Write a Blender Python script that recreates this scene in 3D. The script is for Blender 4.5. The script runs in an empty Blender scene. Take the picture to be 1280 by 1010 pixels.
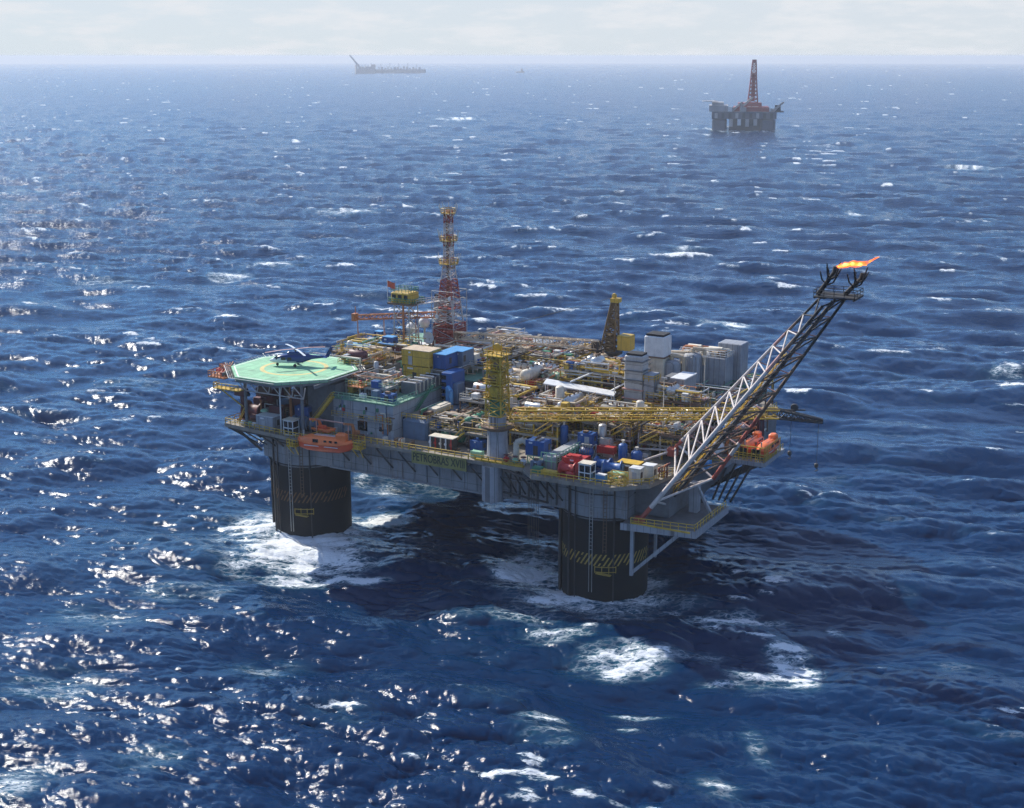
import bpy, math, random
import numpy as np
from mathutils import Vector, Matrix
R = random.Random(11)
S = bpy.context.scene
COL = S.collection
PI = math.pi
# ------------------------------------------------------------------ platform frame
# a runs along the platform's front edge, b runs from the front to the back, z is up (metres above the mean sea)
TH = -0.5104948
OX, OY = -43.335, 281.511
CT, ST = math.cos(TH), math.sin(TH)
EYE = 100.0
def W(a, b, z=0.0):
    return Vector((OX + a*CT - b*ST, OY + a*ST + b*CT, z))

# ------------------------------------------------------------------ materials
MATS = {}
def nd(nt, t, **kw):
    n = nt.nodes.new(t)
    for k, v in kw.items():
        if hasattr(n, k): setattr(n, k, v)
        else: n.inputs[k].default_value = v
    return n
def paint(name, col, rough=.55, metal=0.0, rust=.25, dirt=.35, scale=.6, seams=None, wear=(.16,.07,.03), grime=(.05,.045,.04)):
    """painted or bare metal with blotchy dirt and vertical rust streaks"""
    m = bpy.data.materials.new(name); m.use_nodes = True
    nt = m.node_tree; L = nt.links
    p = nt.nodes['Principled BSDF']
    tc = nd(nt, 'ShaderNodeTexCoord')
    n1 = nd(nt, 'ShaderNodeTexNoise'); n1.inputs['Scale'].default_value = scale; n1.inputs['Detail'].default_value = 6; n1.inputs['Roughness'].default_value = .65
    L.new(tc.outputs['Object'], n1.inputs['Vector'])
    r1 = nd(nt, 'ShaderNodeMapRange'); r1.inputs['From Min'].default_value = .42; r1.inputs['From Max'].default_value = .72; r1.inputs['To Max'].default_value = dirt
    L.new(n1.outputs['Fac'], r1.inputs['Value'])
    mx = nd(nt, 'ShaderNodeMix', data_type='RGBA'); mx.inputs['A'].default_value = (*col, 1); mx.inputs['B'].default_value = (*[g*.6+c*.25 for g, c in zip(grime, col)], 1)
    L.new(r1.outputs['Result'], mx.inputs['Factor'])
    mp = nd(nt, 'ShaderNodeMapping'); mp.inputs['Scale'].default_value = (1.3*scale/.6, 1.3*scale/.6, .14*scale/.6)
    L.new(tc.outputs['Object'], mp.inputs['Vector'])
    n2 = nd(nt, 'ShaderNodeTexNoise'); n2.inputs['Scale'].default_value = 1.0; n2.inputs['Detail'].default_value = 5; n2.inputs['Roughness'].default_value = .7
    L.new(mp.outputs['Vector'], n2.inputs['Vector'])
    r2 = nd(nt, 'ShaderNodeMapRange'); r2.inputs['From Min'].default_value = .54; r2.inputs['From Max'].default_value = .7; r2.inputs['To Max'].default_value = rust
    L.new(n2.outputs['Fac'], r2.inputs['Value'])
    mx2 = nd(nt, 'ShaderNodeMix', data_type='RGBA'); mx2.inputs['B'].default_value = (*wear, 1)
    L.new(mx.outputs['Result'], mx2.inputs['A']); L.new(r2.outputs['Result'], mx2.inputs['Factor'])
    out = mx2.outputs['Result']
    if seams:
        sx = nd(nt, 'ShaderNodeSeparateXYZ'); L.new(tc.outputs['Object'], sx.inputs[0])
        acc = None
        for ax, per in zip('XYZ', seams):
            if not per: continue
            d = nd(nt, 'ShaderNodeMath', operation='MULTIPLY_ADD'); d.inputs[1].default_value = 1/per; d.inputs[2].default_value = .371
            L.new(sx.outputs[ax], d.inputs[0])
            fr = nd(nt, 'ShaderNodeMath', operation='FRACT'); L.new(d.outputs[0], fr.inputs[0])
            lt = nd(nt, 'ShaderNodeMath', operation='LESS_THAN'); lt.inputs[1].default_value = .09/per; L.new(fr.outputs[0], lt.inputs[0])
            if acc is None: acc = lt
            else:
                mxx = nd(nt, 'ShaderNodeMath', operation='MAXIMUM'); L.new(acc.outputs[0], mxx.inputs[0]); L.new(lt.outputs[0], mxx.inputs[1]); acc = mxx
        sc = nd(nt, 'ShaderNodeMath', operation='MULTIPLY'); sc.inputs[1].default_value = .6; L.new(acc.outputs[0], sc.inputs[0])
        mx3 = nd(nt, 'ShaderNodeMix', data_type='RGBA'); mx3.inputs['B'].default_value = (.03, .028, .026, 1)
        L.new(out, mx3.inputs['A']); L.new(sc.outputs[0], mx3.inputs['Factor']); out = mx3.outputs['Result']
    L.new(out, p.inputs['Base Color'])
    p.inputs['Roughness'].default_value = rough; p.inputs['Metallic'].default_value = metal
    MATS[name] = m
    return m
def emit(name, c0, c1, strength):
    m = bpy.data.materials.new(name); m.use_nodes = True
    nt = m.node_tree; nt.nodes.clear(); L = nt.links
    o = nd(nt, 'ShaderNodeOutputMaterial'); e = nd(nt, 'ShaderNodeEmission'); e.inputs['Strength'].default_value = strength
    tc = nd(nt, 'ShaderNodeTexCoord'); n = nd(nt, 'ShaderNodeTexNoise'); n.inputs['Scale'].default_value = 1.1; n.inputs['Detail'].default_value = 4
    L.new(tc.outputs['Object'], n.inputs['Vector'])
    r = nd(nt, 'ShaderNodeMapRange'); r.inputs['From Min'].default_value = .35; r.inputs['From Max'].default_value = .65
    L.new(n.outputs['Fac'], r.inputs['Value'])
    mx = nd(nt, 'ShaderNodeMix', data_type='RGBA'); mx.inputs['A'].default_value = (*c0, 1); mx.inputs['B'].default_value = (*c1, 1)
    L.new(r.outputs['Result'], mx.inputs['Factor']); L.new(mx.outputs['Result'], e.inputs['Color'])
    tr = nd(nt, 'ShaderNodeBsdfTransparent'); ms = nd(nt, 'ShaderNodeMixShader'); n3 = nd(nt, 'ShaderNodeTexNoise'); n3.inputs['Scale'].default_value = 1.6; n3.inputs['Detail'].default_value = 6
    L.new(tc.outputs['Object'], n3.inputs['Vector'])
    r3 = nd(nt, 'ShaderNodeMapRange'); r3.inputs['From Min'].default_value = .38; r3.inputs['From Max'].default_value = .62; r3.inputs['To Min'].default_value = .05; r3.inputs['To Max'].default_value = .85; L.new(n3.outputs['Fac'], r3.inputs['Value'])
    L.new(r3.outputs[0], ms.inputs[0]); L.new(tr.outputs[0], ms.inputs[1]); L.new(e.outputs[0], ms.inputs[2]); L.new(ms.outputs[0], o.inputs['Surface'])
    MATS[name] = m
    return m

paint('hull_grey', (.25,.26,.27), .6, rust=.65, dirt=.6, scale=.25, seams=(3.1, 3.1, 2.45))
paint('hull_black', (.006,.006,.007), .8, rust=.4, dirt=.25, scale=.35, wear=(.018,.012,.009), grime=(.01,.009,.009))
paint('faded_yellow', (.46,.32,.07), .7, rust=.35, dirt=.5, scale=1.2)
paint('faded_orange', (.16,.08,.03), .7, rust=.5, dirt=.5, scale=1.2)
paint('deck_steel', (.27,.24,.195), .8, rust=.5, dirt=.6, scale=.4)
paint('deck_green', (.16,.33,.23), .75, rust=.4, dirt=.5, scale=.5)
paint('helideck_green', (.27,.56,.33), .75, rust=.16, dirt=.6, scale=.3, seams=(2.75, 2.75, 0))
paint('marking_yellow', (.62,.52,.20), .7, rust=.1, dirt=.4)
paint('marking_white', (.72,.74,.70), .7, rust=.08, dirt=.3)
paint('wall_grey', (.36,.38,.40), .55, rust=.35, dirt=.4, scale=.4, seams=(2.9, 2.9, 3.2))
paint('wall_dark', (.16,.165,.17), .6, rust=.35, dirt=.5)
paint('white_paint', (.72,.72,.70), .45, rust=.25, dirt=.3)
paint('cream_paint', (.70,.63,.50), .5, rust=.4, dirt=.45)
paint('grey_paint', (.40,.41,.42), .5, rust=.3, dirt=.4)
paint('panel_grey', (.33,.34,.36), .5, rust=.22, dirt=.35, seams=(1.25, 1.25, 0))
paint('band_grey', (.46,.45,.43), .5, rust=.35, dirt=.4, seams=(0, 0, 1.9))
paint('galvanised', (.52,.51,.48), .4, .55, rust=.35, dirt=.45)
paint('silver', (.62,.60,.56), .32, .75, rust=.22, dirt=.35)
paint('tan_lagging', (.62,.48,.32), .5, rust=.45, dirt=.5)
paint('khaki', (.20,.125,.045), .6, rust=.5, dirt=.45, scale=.9)
paint('brown_steel', (.19,.12,.075), .75, rust=.7, dirt=.5)
paint('dark_steel', (.045,.043,.042), .6, rust=.5, dirt=.4)
paint('soot_black', (.012,.011,.011), .75, rust=.1, dirt=.3)
paint('maroon', (.11,.025,.032), .55, rust=.3, dirt=.5)
paint('yellow_paint', (.62,.40,.045), .5, rust=.4, dirt=.45)
paint('yellow_crane', (.60,.38,.03), .5, rust=.45, dirt=.5, scale=.9)
paint('ochre', (.62,.40,.055), .55, rust=.3, dirt=.35, seams=(2.2, 2.2, 3.1))
paint('sign_yellow', (.27,.25,.075), .6, rust=.35, dirt=.45, scale=.7)
paint('blue_paint', (.015,.09,.29), .45, rust=.15, dirt=.35)
paint('blue_light', (.10,.33,.62), .45, rust=.12, dirt=.3)
paint('blue_grey', (.13,.19,.27), .5, rust=.2, dirt=.4)
paint('green_paint', (.05,.22,.12), .5, rust=.3, dirt=.4)
paint('green_pale', (.30,.55,.35), .55, rust=.2, dirt=.3)
paint('red_paint', (.48,.03,.025), .45, rust=.2, dirt=.4)
paint('red_mast', (.40,.085,.055), .55, rust=.3, dirt=.4, scale=1.2)
paint('orange_boat', (.80,.10,.03), .4, rust=.08, dirt=.25)
paint('orange_light', (.85,.20,.05), .4, rust=.06, dirt=.25)
paint('orange_steel', (.55,.20,.07), .6, rust=.45, dirt=.4)
paint('pink_steel', (.55,.30,.25), .6, rust=.3, dirt=.4)
paint('boom_pale', (.62,.55,.50), .5, rust=.6, dirt=.35, wear=(.22,.1,.06))
paint('glass_dark', (.012,.014,.017), .12, rust=.0, dirt=.1)
paint('heli_blue', (.012,.04,.17), .25, rust=.0, dirt=.1)
paint('heli_white', (.72,.74,.75), .3, rust=.0, dirt=.12)
paint('rubber', (.02,.02,.02), .8, rust=0, dirt=.2)
paint('lettering_dark', (.035,.045,.03), .7, rust=0, dirt=.1)
paint('flag_red', (.60,.12,.06), .8, rust=0, dirt=.1)
paint('rig_blue', (.12,.13,.155), .6, rust=.3, dirt=.4, scale=.1)
paint('rig_dark', (.06,.065,.075), .6, rust=.3, dirt=.4, scale=.1)
paint('rig_pale', (.45,.42,.40), .6, rust=.3, dirt=.4, scale=.1)
paint('rig_red', (.34,.07,.065), .6, rust=.3, dirt=.4, scale=.1)
paint('ship_hazed', (.36,.38,.40), .6, rust=.4, dirt=.4, scale=.05)  # paled so the far ships fade: haze put into the colour
emit('flame', (1.0,.30,.04), (1.0,.11,.015), 1.9)
emit('flame_core', (1.0,.62,.16), (1.0,.36,.05), 4.0)

# ------------------------------------------------------------------ mesh building
class MB:
    """collects faces; coordinates are given in the thing's frame minus off"""
    def __init__(s, off=(0, 0, 0)):
        s.v = []; s.f = []; s.sm = []; s.mi = []; s.o = Vector(off); s.m = 0
    def add(s, vs, fs, smooth=False):
        n = len(s.v)
        s.v += [tuple(Vector(v) - s.o) for v in vs]
        s.f += [[i + n for i in f] for f in fs]
        s.sm += [smooth]*len(fs); s.mi += [s.m]*len(fs)
        return s
    def box(s, x0, x1, y0, y1, z0, z1):
        v = [(x, y, z) for z in (z0, z1) for y in (y0, y1) for x in (x0, x1)]
        return s.add(v, [(0,2,3,1), (4,5,7,6), (0,1,5,4), (2,6,7,3), (0,4,6,2), (1,3,7,5)])
    def bbox(s, x0, x1, y0, y1, z0, z1, c=.12):
        """box with chamfered vertical and top edges"""
        def ring(d, z): return [(x0+d+c, y0+d, z), (x1-d-c, y0+d, z), (x1-d, y0+d+c, z), (x1-d, y1-d-c, z), (x1-d-c, y1-d, z), (x0+d+c, y1-d, z), (x0+d, y1-d-c, z), (x0+d, y0+d+c, z)]
        v = ring(0, z0) + ring(0, z1-c) + ring(c, z1)
        f = [[i, (i+1) % 8, 8+(i+1) % 8, 8+i] for i in range(8)] + [[8+i, 8+(i+1) % 8, 16+(i+1) % 8, 16+i] for i in range(8)] + [list(range(16, 24)), list(range(7, -1, -1))]
        return s.add(v, f)
    def tube(s, p, q, r, r2=None, n=6, caps=True):
        p, q = Vector(p), Vector(q); d = q - p
        if d.length < 1e-5: return s
        r2 = r if r2 is None else r2
        d.normalize()
        u = d.orthogonal().normalized() if abs(d.z) < .95 else Vector((1, 0, 0)).cross(d).normalized()
        w = d.cross(u)
        c = [(math.cos(2*PI*i/n + PI/n), math.sin(2*PI*i/n + PI/n)) for i in range(n)]
        v = [p + (u*x + w*y)*r for x, y in c] + [q + (u*x + w*y)*r2 for x, y in c]
        s.add(v, [[i, (i+1) % n, n+(i+1) % n, n+i] for i in range(n)], n > 4)
        if caps:
            s.add(v[:n], [list(range(n-1, -1, -1))]); s.add(v[n:], [list(range(n))])
        return s
    def poly(s, pts, r, n=6):
        for p, q in zip(pts, pts[1:]): s.tube(p, q, r, n=n)
        return s
    def beam(s, p, q, w, h=None):
        """rectangular bar"""
        h = h or w
        p, q = Vector(p), Vector(q); d = (q - p).normalized()
        up = Vector((0, 0, 1)) if abs(d.z) < .95 else Vector((0, 1, 0))
        x = d.cross(up).normalized()*w/2; y = x.cross(d).normalized()*h/2
        v = [p-x-y, p+x-y, p+x+y, p-x+y, q-x-y, q+x-y, q+x+y, q-x+y]
        return s.add(v, [(3,2,1,0), (4,5,6,7), (0,1,5,4), (1,2,6,5), (2,3,7,6), (3,0,4,7)])
    def lathe(s, c, prof, n=16, axis='z', smooth=True):
        c = Vector(c); v = []
        for r, h in prof:
            for i in range(n):
                x, y = r*math.cos(2*PI*i/n), r*math.sin(2*PI*i/n)
                v.append(c + Vector({'z': (x, y, h), 'x': (h, x, y), 'y': (y, h, x)}[axis]))
        f = [[k*n+i, k*n+(i+1) % n, (k+1)*n+(i+1) % n, (k+1)*n+i] for k in range(len(prof)-1) for i in range(n)]
        s.add(v, f, smooth)
        if prof[0][0] > 1e-3: s.add(v[:n], [list(range(n-1, -1, -1))])
        if prof[-1][0] > 1e-3: s.add(v[-n:], [list(range(n))])
        return s
    def prism(s, pts, z0, z1):
        n = len(pts)
        v = [(x, y, z0) for x, y in pts] + [(x, y, z1) for x, y in pts]
        s.add(v, [[i, (i+1) % n, n+(i+1) % n, n+i] for i in range(n)])
        return s.add(v, [list(range(n-1, -1, -1)), list(range(n, 2*n))])
    def drum(s, c, L, r, axis='x', n=14):
        """horizontal or vertical vessel with domed ends"""
        h = L/2
        return s.lathe(c, [(.02, -h-r*.45), (r*.6, -h-r*.33), (r*.9, -h-r*.12), (r, -h), (r, h), (r*.9, h+r*.12), (r*.6, h+r*.33), (.02, h+r*.45)], n, axis)
    def rail(s, pts, h=1.1, step=1.6, r=.05, closed=False):
        pts = [Vector(p) for p in pts]
        if closed: pts = pts + [pts[0]]
        for p, q in zip(pts, pts[1:]):
            for k in (h, h*.5): s.tube(p + Vector((0, 0, k)), q + Vector((0, 0, k)), r, n=4, caps=False)
            m = max(1, round((q-p).length/step))
            for i in range(m + 1):
                t = p.lerp(q, i/m); s.tube(t, t + Vector((0, 0, h)), r, n=4, caps=False)
        return s
    def truss(s, c0, c1, bays, rc, rb, nc=6, cross=False, faces=None):
        """lattice between matching lists of chord ends"""
        c0 = [Vector(p) for p in c0]; c1 = [Vector(p) for p in c1]; n = len(c0)
        for p, q in zip(c0, c1): s.tube(p, q, rc, n=nc)
        for i in range(n):
            j = (i+1) % n
            if faces is not None and i not in faces: continue
            if n == 2 and i == 1: continue
            for k in range(bays):
                t0, t1 = k/bays, (k+1)/bays
                a0, a1 = c0[i].lerp(c1[i], t0), c0[i].lerp(c1[i], t1); b0, b1 = c0[j].lerp(c1[j], t0), c0[j].lerp(c1[j], t1)
                s.tube(a0, b0, rb, n=4, caps=False)
                if cross or k % 2 == 0: s.tube(a0, b1, rb, n=4, caps=False)
                if cross or k % 2 == 1: s.tube(b0, a1, rb, n=4, caps=False)
            s.tube(c1[i], c1[j], rb, n=4, caps=False)
        return s
    def build(s, name, mats, parent=None):
        me = bpy.data.meshes.new(name)
        me.from_pydata(s.v, [], s.f)
        me.polygons.foreach_set('use_smooth', s.sm)
        for m in ([mats] if isinstance(mats, str) else mats): me.materials.append(MATS[m])
        if len(set(s.mi)) > 1: me.polygons.foreach_set('material_index', s.mi)
        me.update()
        o = bpy.data.objects.new(name, me); COL.objects.link(o)
        if parent is not None: o.parent = parent
        return o
def thing(name, label, cat, at, rz=0.0, group=None, world=False):
    """an Empty at the base of a thing that parents its parts"""
    o = bpy.data.objects.new(name, None); COL.objects.link(o)
    o.location = Vector(at) if world else W(*at)
    o.rotation_euler = (0, 0, rz if world else TH + rz)
    o.empty_display_size = .5
    o['label'] = label; o['category'] = cat
    if group: o['group'] = group
    return o
def dup(root, at, label, rz=0.0, world=False):
    r = root.copy(); COL.objects.link(r)
    r.location = Vector(at) if world else W(*at); r.rotation_euler = (0, 0, rz if world else TH + rz); r['label'] = label
    for ch in list(root.children):
        c = ch.copy(); COL.objects.link(c); c.parent = r
        for g in list(ch.children):
            d = g.copy(); COL.objects.link(d); d.parent = c
    return r

# ================================================================== light, sky, camera, haze
SUN_AZ, SUN_EL = math.radians(-40), math.radians(38)       # 24 degrees left of the view, behind the platform
cam = bpy.data.cameras.new('camera'); co = bpy.data.objects.new('camera', cam); COL.objects.link(co)
co.location = (0, 0, EYE); co.rotation_euler = (PI/2 - 0.2507273, 0, 0)
cam.sensor_width = 36; cam.lens = 36*1700/1280; cam.clip_end = 120000; cam.clip_start = 1
S.camera = co
sun = bpy.data.lights.new('sun', 'SUN'); so = bpy.data.objects.new('sun', sun); COL.objects.link(so)
sun.energy = 5.0; sun.angle = math.radians(.5); sun.color = (1, .945, .85)
sd = Vector((math.sin(SUN_AZ)*math.cos(SUN_EL), math.cos(SUN_AZ)*math.cos(SUN_EL), math.sin(SUN_EL)))
so.rotation_euler = sd.to_track_quat('Z', 'Y').to_euler(); so.location = sd*400
w = bpy.data.worlds.new('World'); S.world = w; w.use_nodes = True
nt = w.node_tree; L = nt.links; nt.nodes.clear()
wo = nd(nt, 'ShaderNodeOutputWorld'); bg = nd(nt, 'ShaderNodeBackground'); bg.inputs['Strength'].default_value = .1
sky = nd(nt, 'ShaderNodeTexSky', sky_type='NISHITA'); sky.sun_disc = False; sky.sun_elevation = SUN_EL; sky.sun_rotation = SUN_AZ
sky.altitude = 50; sky.air_density = 1.0; sky.dust_density = .3; sky.ozone_density = 4.0
tc = nd(nt, 'ShaderNodeTexCoord'); sx = nd(nt, 'ShaderNodeSeparateXYZ'); L.new(tc.outputs['Generated'], sx.inputs[0])
# cloud deck low over the horizon
mp = nd(nt, 'ShaderNodeMapping'); mp.inputs['Scale'].default_value = (9, 9, 42); L.new(tc.outputs['Generated'], mp.inputs['Vector'])
n1 = nd(nt, 'ShaderNodeTexNoise'); n1.inputs['Scale'].default_value = 2.2; n1.inputs['Detail'].default_value = 8; n1.inputs['Roughness'].default_value = .6; L.new(mp.outputs[0], n1.inputs['Vector'])
r1 = nd(nt, 'ShaderNodeMapRange', interpolation_type='SMOOTHSTEP'); r1.inputs['From Min'].default_value = .42; r1.inputs['From Max'].default_value = .66; L.new(n1.outputs['Fac'], r1.inputs['Value'])
el = nd(nt, 'ShaderNodeMapRange', interpolation_type='SMOOTHSTEP'); el.inputs['From Min'].default_value = .035; el.inputs['From Max'].default_value = .075; el.inputs['To Min'].default_value = 1; el.inputs['To Max'].default_value = .0
L.new(sx.outputs['Z'], el.inputs['Value'])
hz = nd(nt, 'ShaderNodeMix', data_type='RGBA'); hz.inputs['B'].default_value = (5.9, 6.15, 6.55, 1)
hf = nd(nt, 'ShaderNodeMath', operation='MULTIPLY'); hf.inputs[1].default_value = .93; L.new(el.outputs[0], hf.inputs[0])
tint = nd(nt, 'ShaderNodeMix', data_type='RGBA', blend_type='MULTIPLY'); tint.inputs['Factor'].default_value = 1; tint.inputs['B'].default_value = (.20, .80, 1.36, 1)
L.new(sky.outputs[0], tint.inputs['A']); L.new(tint.outputs['Result'], hz.inputs['A']); L.new(hf.outputs[0], hz.inputs['Factor'])
cl = nd(nt, 'ShaderNodeMix', data_type='RGBA'); cl.inputs['B'].default_value = (6.5, 6.7, 7.05, 1)
cf = nd(nt, 'ShaderNodeMath', operation='MULTIPLY'); cf.inputs[1].default_value = .8; L.new(r1.outputs[0], cf.inputs[0])
L.new(hz.outputs['Result'], cl.inputs['A']); L.new(cf.outputs[0], cl.inputs['Factor'])
L.new(cl.outputs['Result'], bg.inputs['Color']); L.new(bg.outputs[0], wo.inputs['Surface'])
S.view_settings.view_transform = 'Standard'; S.view_settings.look = 'None'; S.view_settings.gamma = 1; S.view_settings.exposure = .32
c = S.cycles
c.max_bounces = 5; c.diffuse_bounces = 2; c.glossy_bounces = 3; c.transmission_bounces = 2; c.volume_bounces = 0; c.transparent_max_bounces = 8
c.use_denoising = True; c.denoising_prefilter = 'NONE'; c.caustics_reflective = False; c.caustics_refractive = False; c.sample_clamp_indirect = 4; c.sample_clamp_direct = 12

# sea air: one even box of pale haze
hm = bpy.data.materials.new('sea_haze'); hm.use_nodes = True; nt = hm.node_tree; nt.nodes.clear()
ho = nd(nt, 'ShaderNodeOutputMaterial'); pv = nd(nt, 'ShaderNodeVolumePrincipled')
pv.inputs['Color'].default_value = (.88, .93, 1.0, 1); pv.inputs['Density'].default_value = .82e-4; pv.inputs['Density Attribute'].default_value = ''; pv.inputs['Anisotropy'].default_value = .12
nt.links.new(pv.outputs[0], ho.inputs['Volume'])
MATS['sea_haze'] = hm
h = MB().box(-40000, 40000, -40000, 40000, -112, 103).build('haze', 'sea_haze'); h['kind'] = 'stuff'

# ================================================================== sea
def ocean_tile(Lt, N, lo, hi, seed, head, kp, spread):
    """one periodic patch of wind sea: height, choppy offsets and their derivatives"""
    rg = np.random.default_rng(seed)
    k1 = 2*np.pi*np.fft.fftfreq(N, Lt/N)
    kx, ky = np.meshgrid(k1, k1, indexing='ij'); k = np.hypot(kx, ky); k[0, 0] = 1
    th = np.arctan2(ky, kx) - head
    sp = k**-4.0*np.exp(-1.25*(kp/k)**2)
    c2 = np.cos(th/2)**2
    sp = sp*(c2**spread*.85 + .15*c2**2)
    lam = 2*np.pi/k
    sp[(lam < lo) | (lam >= hi)] = 0; sp[0, 0] = 0
    dk = 2*np.pi/Lt
    h = (rg.normal(size=(N, N)) + 1j*rg.normal(size=(N, N)))*np.sqrt(sp)*dk
    F = lambda x: np.real(np.fft.ifft2(x))*N*N
    ux, uy = kx/k, ky/k
    return dict(L=Lt, N=N, H=F(h), X=F(-1j*ux*h), Y=F(-1j*uy*h), XX=F(ux*kx*h), YY=F(uy*ky*h), XY=F(ux*ky*h))
def samp(T, key, x, y):
    N, Lt = T['N'], T['L']
    u = (x/Lt % 1)*N; v = (y/Lt % 1)*N
    i = np.floor(u).astype(np.int64); j = np.floor(v).astype(np.int64); fu = u - i; fv = v - j
    i %= N; j %= N; i2 = (i+1) % N; j2 = (j+1) % N; A = T[key]
    return (A[i, j]*(1-fu) + A[i2, j]*fu)*(1-fv) + (A[i, j2]*(1-fu) + A[i2, j2]*fu)*fv
def vnoise(x, y, seed):
    """smooth value noise"""
    rg = np.random.default_rng(seed); A = rg.random((256, 256))
    i = np.floor(x).astype(np.int64); j = np.floor(y).astype(np.int64); u = x-i; v = y-j
    u = u*u*(3-2*u); v = v*v*(3-2*v); i &= 255; j &= 255; i2 = (i+1) & 255; j2 = (j+1) & 255
    return (A[i, j]*(1-u)+A[i2, j]*u)*(1-v) + (A[i, j2]*(1-u)+A[i2, j2]*u)*v
def fbm(x, y, seed, o=4):
    s = 0; a = .5
    for k in range(o):
        s = s + a*vnoise(x*2**k + 17.3*k, y*2**k + 5.1*k, seed+k); a *= .5
    return s/(1-.5**o)
HEAD = math.radians(-106); KP = 2*PI/62
TILES = []
for (Lt, N, lo, hi, seed, rot) in ((1410., 512, 17., 400., 8, 0.), (233., 512, 2.6, 17., 5, .12), (61., 512, .5, 2.6, 9, -.2)):
    TILES.append((ocean_tile(Lt, N, lo, hi, seed, HEAD - rot, KP, 16 if lo > 10 else 22), rot))
for key in ('H', 'X', 'Y', 'XX', 'YY', 'XY'): TILES[2][0][key] = TILES[2][0][key]*1.25; TILES[1][0][key] = TILES[1][0][key]*1.0
def field(x, y):
    tot = dict(H=0, X=0, Y=0, XX=0, YY=0, XY=0)
    big = samp(TILES[0][0], 'H', x, y); big = np.clip(big/np.std(TILES[0][0]['H']), -2, 2)
    gusts = (.35 + 1.25*fbm(x/95, y/60, 41, 3))*(1 + .22*big)
    for ti, (T, rot) in enumerate(TILES):
        cr, sr = math.cos(rot), math.sin(rot)
        xr, yr = x*cr + y*sr, -x*sr + y*cr
        wg = gusts if ti else 1.0
        tot['H'] = tot['H'] + samp(T, 'H', xr, yr)*wg
        X, Y = samp(T, 'X', xr, yr)*wg, samp(T, 'Y', xr, yr)*wg
        tot['X'] = tot['X'] + X*cr - Y*sr; tot['Y'] = tot['Y'] + X*sr + Y*cr
        if T['L'] < 100: continue          # the shortest wavelets do not break
        a, b, d = samp(T, 'XX', xr, yr), samp(T, 'YY', xr, yr), samp(T, 'XY', xr, yr)
        tot['XX'] = tot['XX'] + a*cr*cr + b*sr*sr - 2*d*cr*sr
        tot['YY'] = tot['YY'] + a*sr*sr + b*cr*cr + 2*d*cr*sr
        tot['XY'] = tot['XY'] + (a-b)*cr*sr + d*(cr*cr - sr*sr)
    return tot
def sstep(a, b, x):
    t = np.clip((x-a)/(b-a), 0, 1); return t*t*(3-2*t)
rows = [2., 30., 60., 85., 105.]
r = 118.
while r < 38500:
    rows.append(r); r += max(.36, r*r/136000*.85)
rows = np.array(rows)
dense = np.linspace(-27, 27, 1180)
coarse = []; a = 27.; st = .06
while a + st < 180: a += st; st *= 1.13; coarse.append(a)
coarse = np.array(coarse)
ang = np.radians(np.concatenate([-coarse[::-1], dense, coarse]))
NR, NA = len(rows), len(ang)
rr, aa = np.meshgrid(rows, ang, indexing='ij')
x0 = (rr*np.sin(aa)).ravel(); y0 = (rr*np.cos(aa)).ravel(); r0 = rr.ravel()
F = field(x0, y0)
HS = 3.8; gain = HS/4/np.std(ocean_tile(1410., 512, 17., 400., 8, HEAD, KP, 16)['H'])
CH = 1.2
fade = 1 - sstep(1200, 5000, r0)*.9
zz = F['H']*gain
jx, jy, jxy = F['XX']*gain*CH, F['YY']*gain*CH, F['XY']*gain*CH
J = (1-jx)*(1-jy) - jxy**2
J = np.minimum(J, 2)
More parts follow.
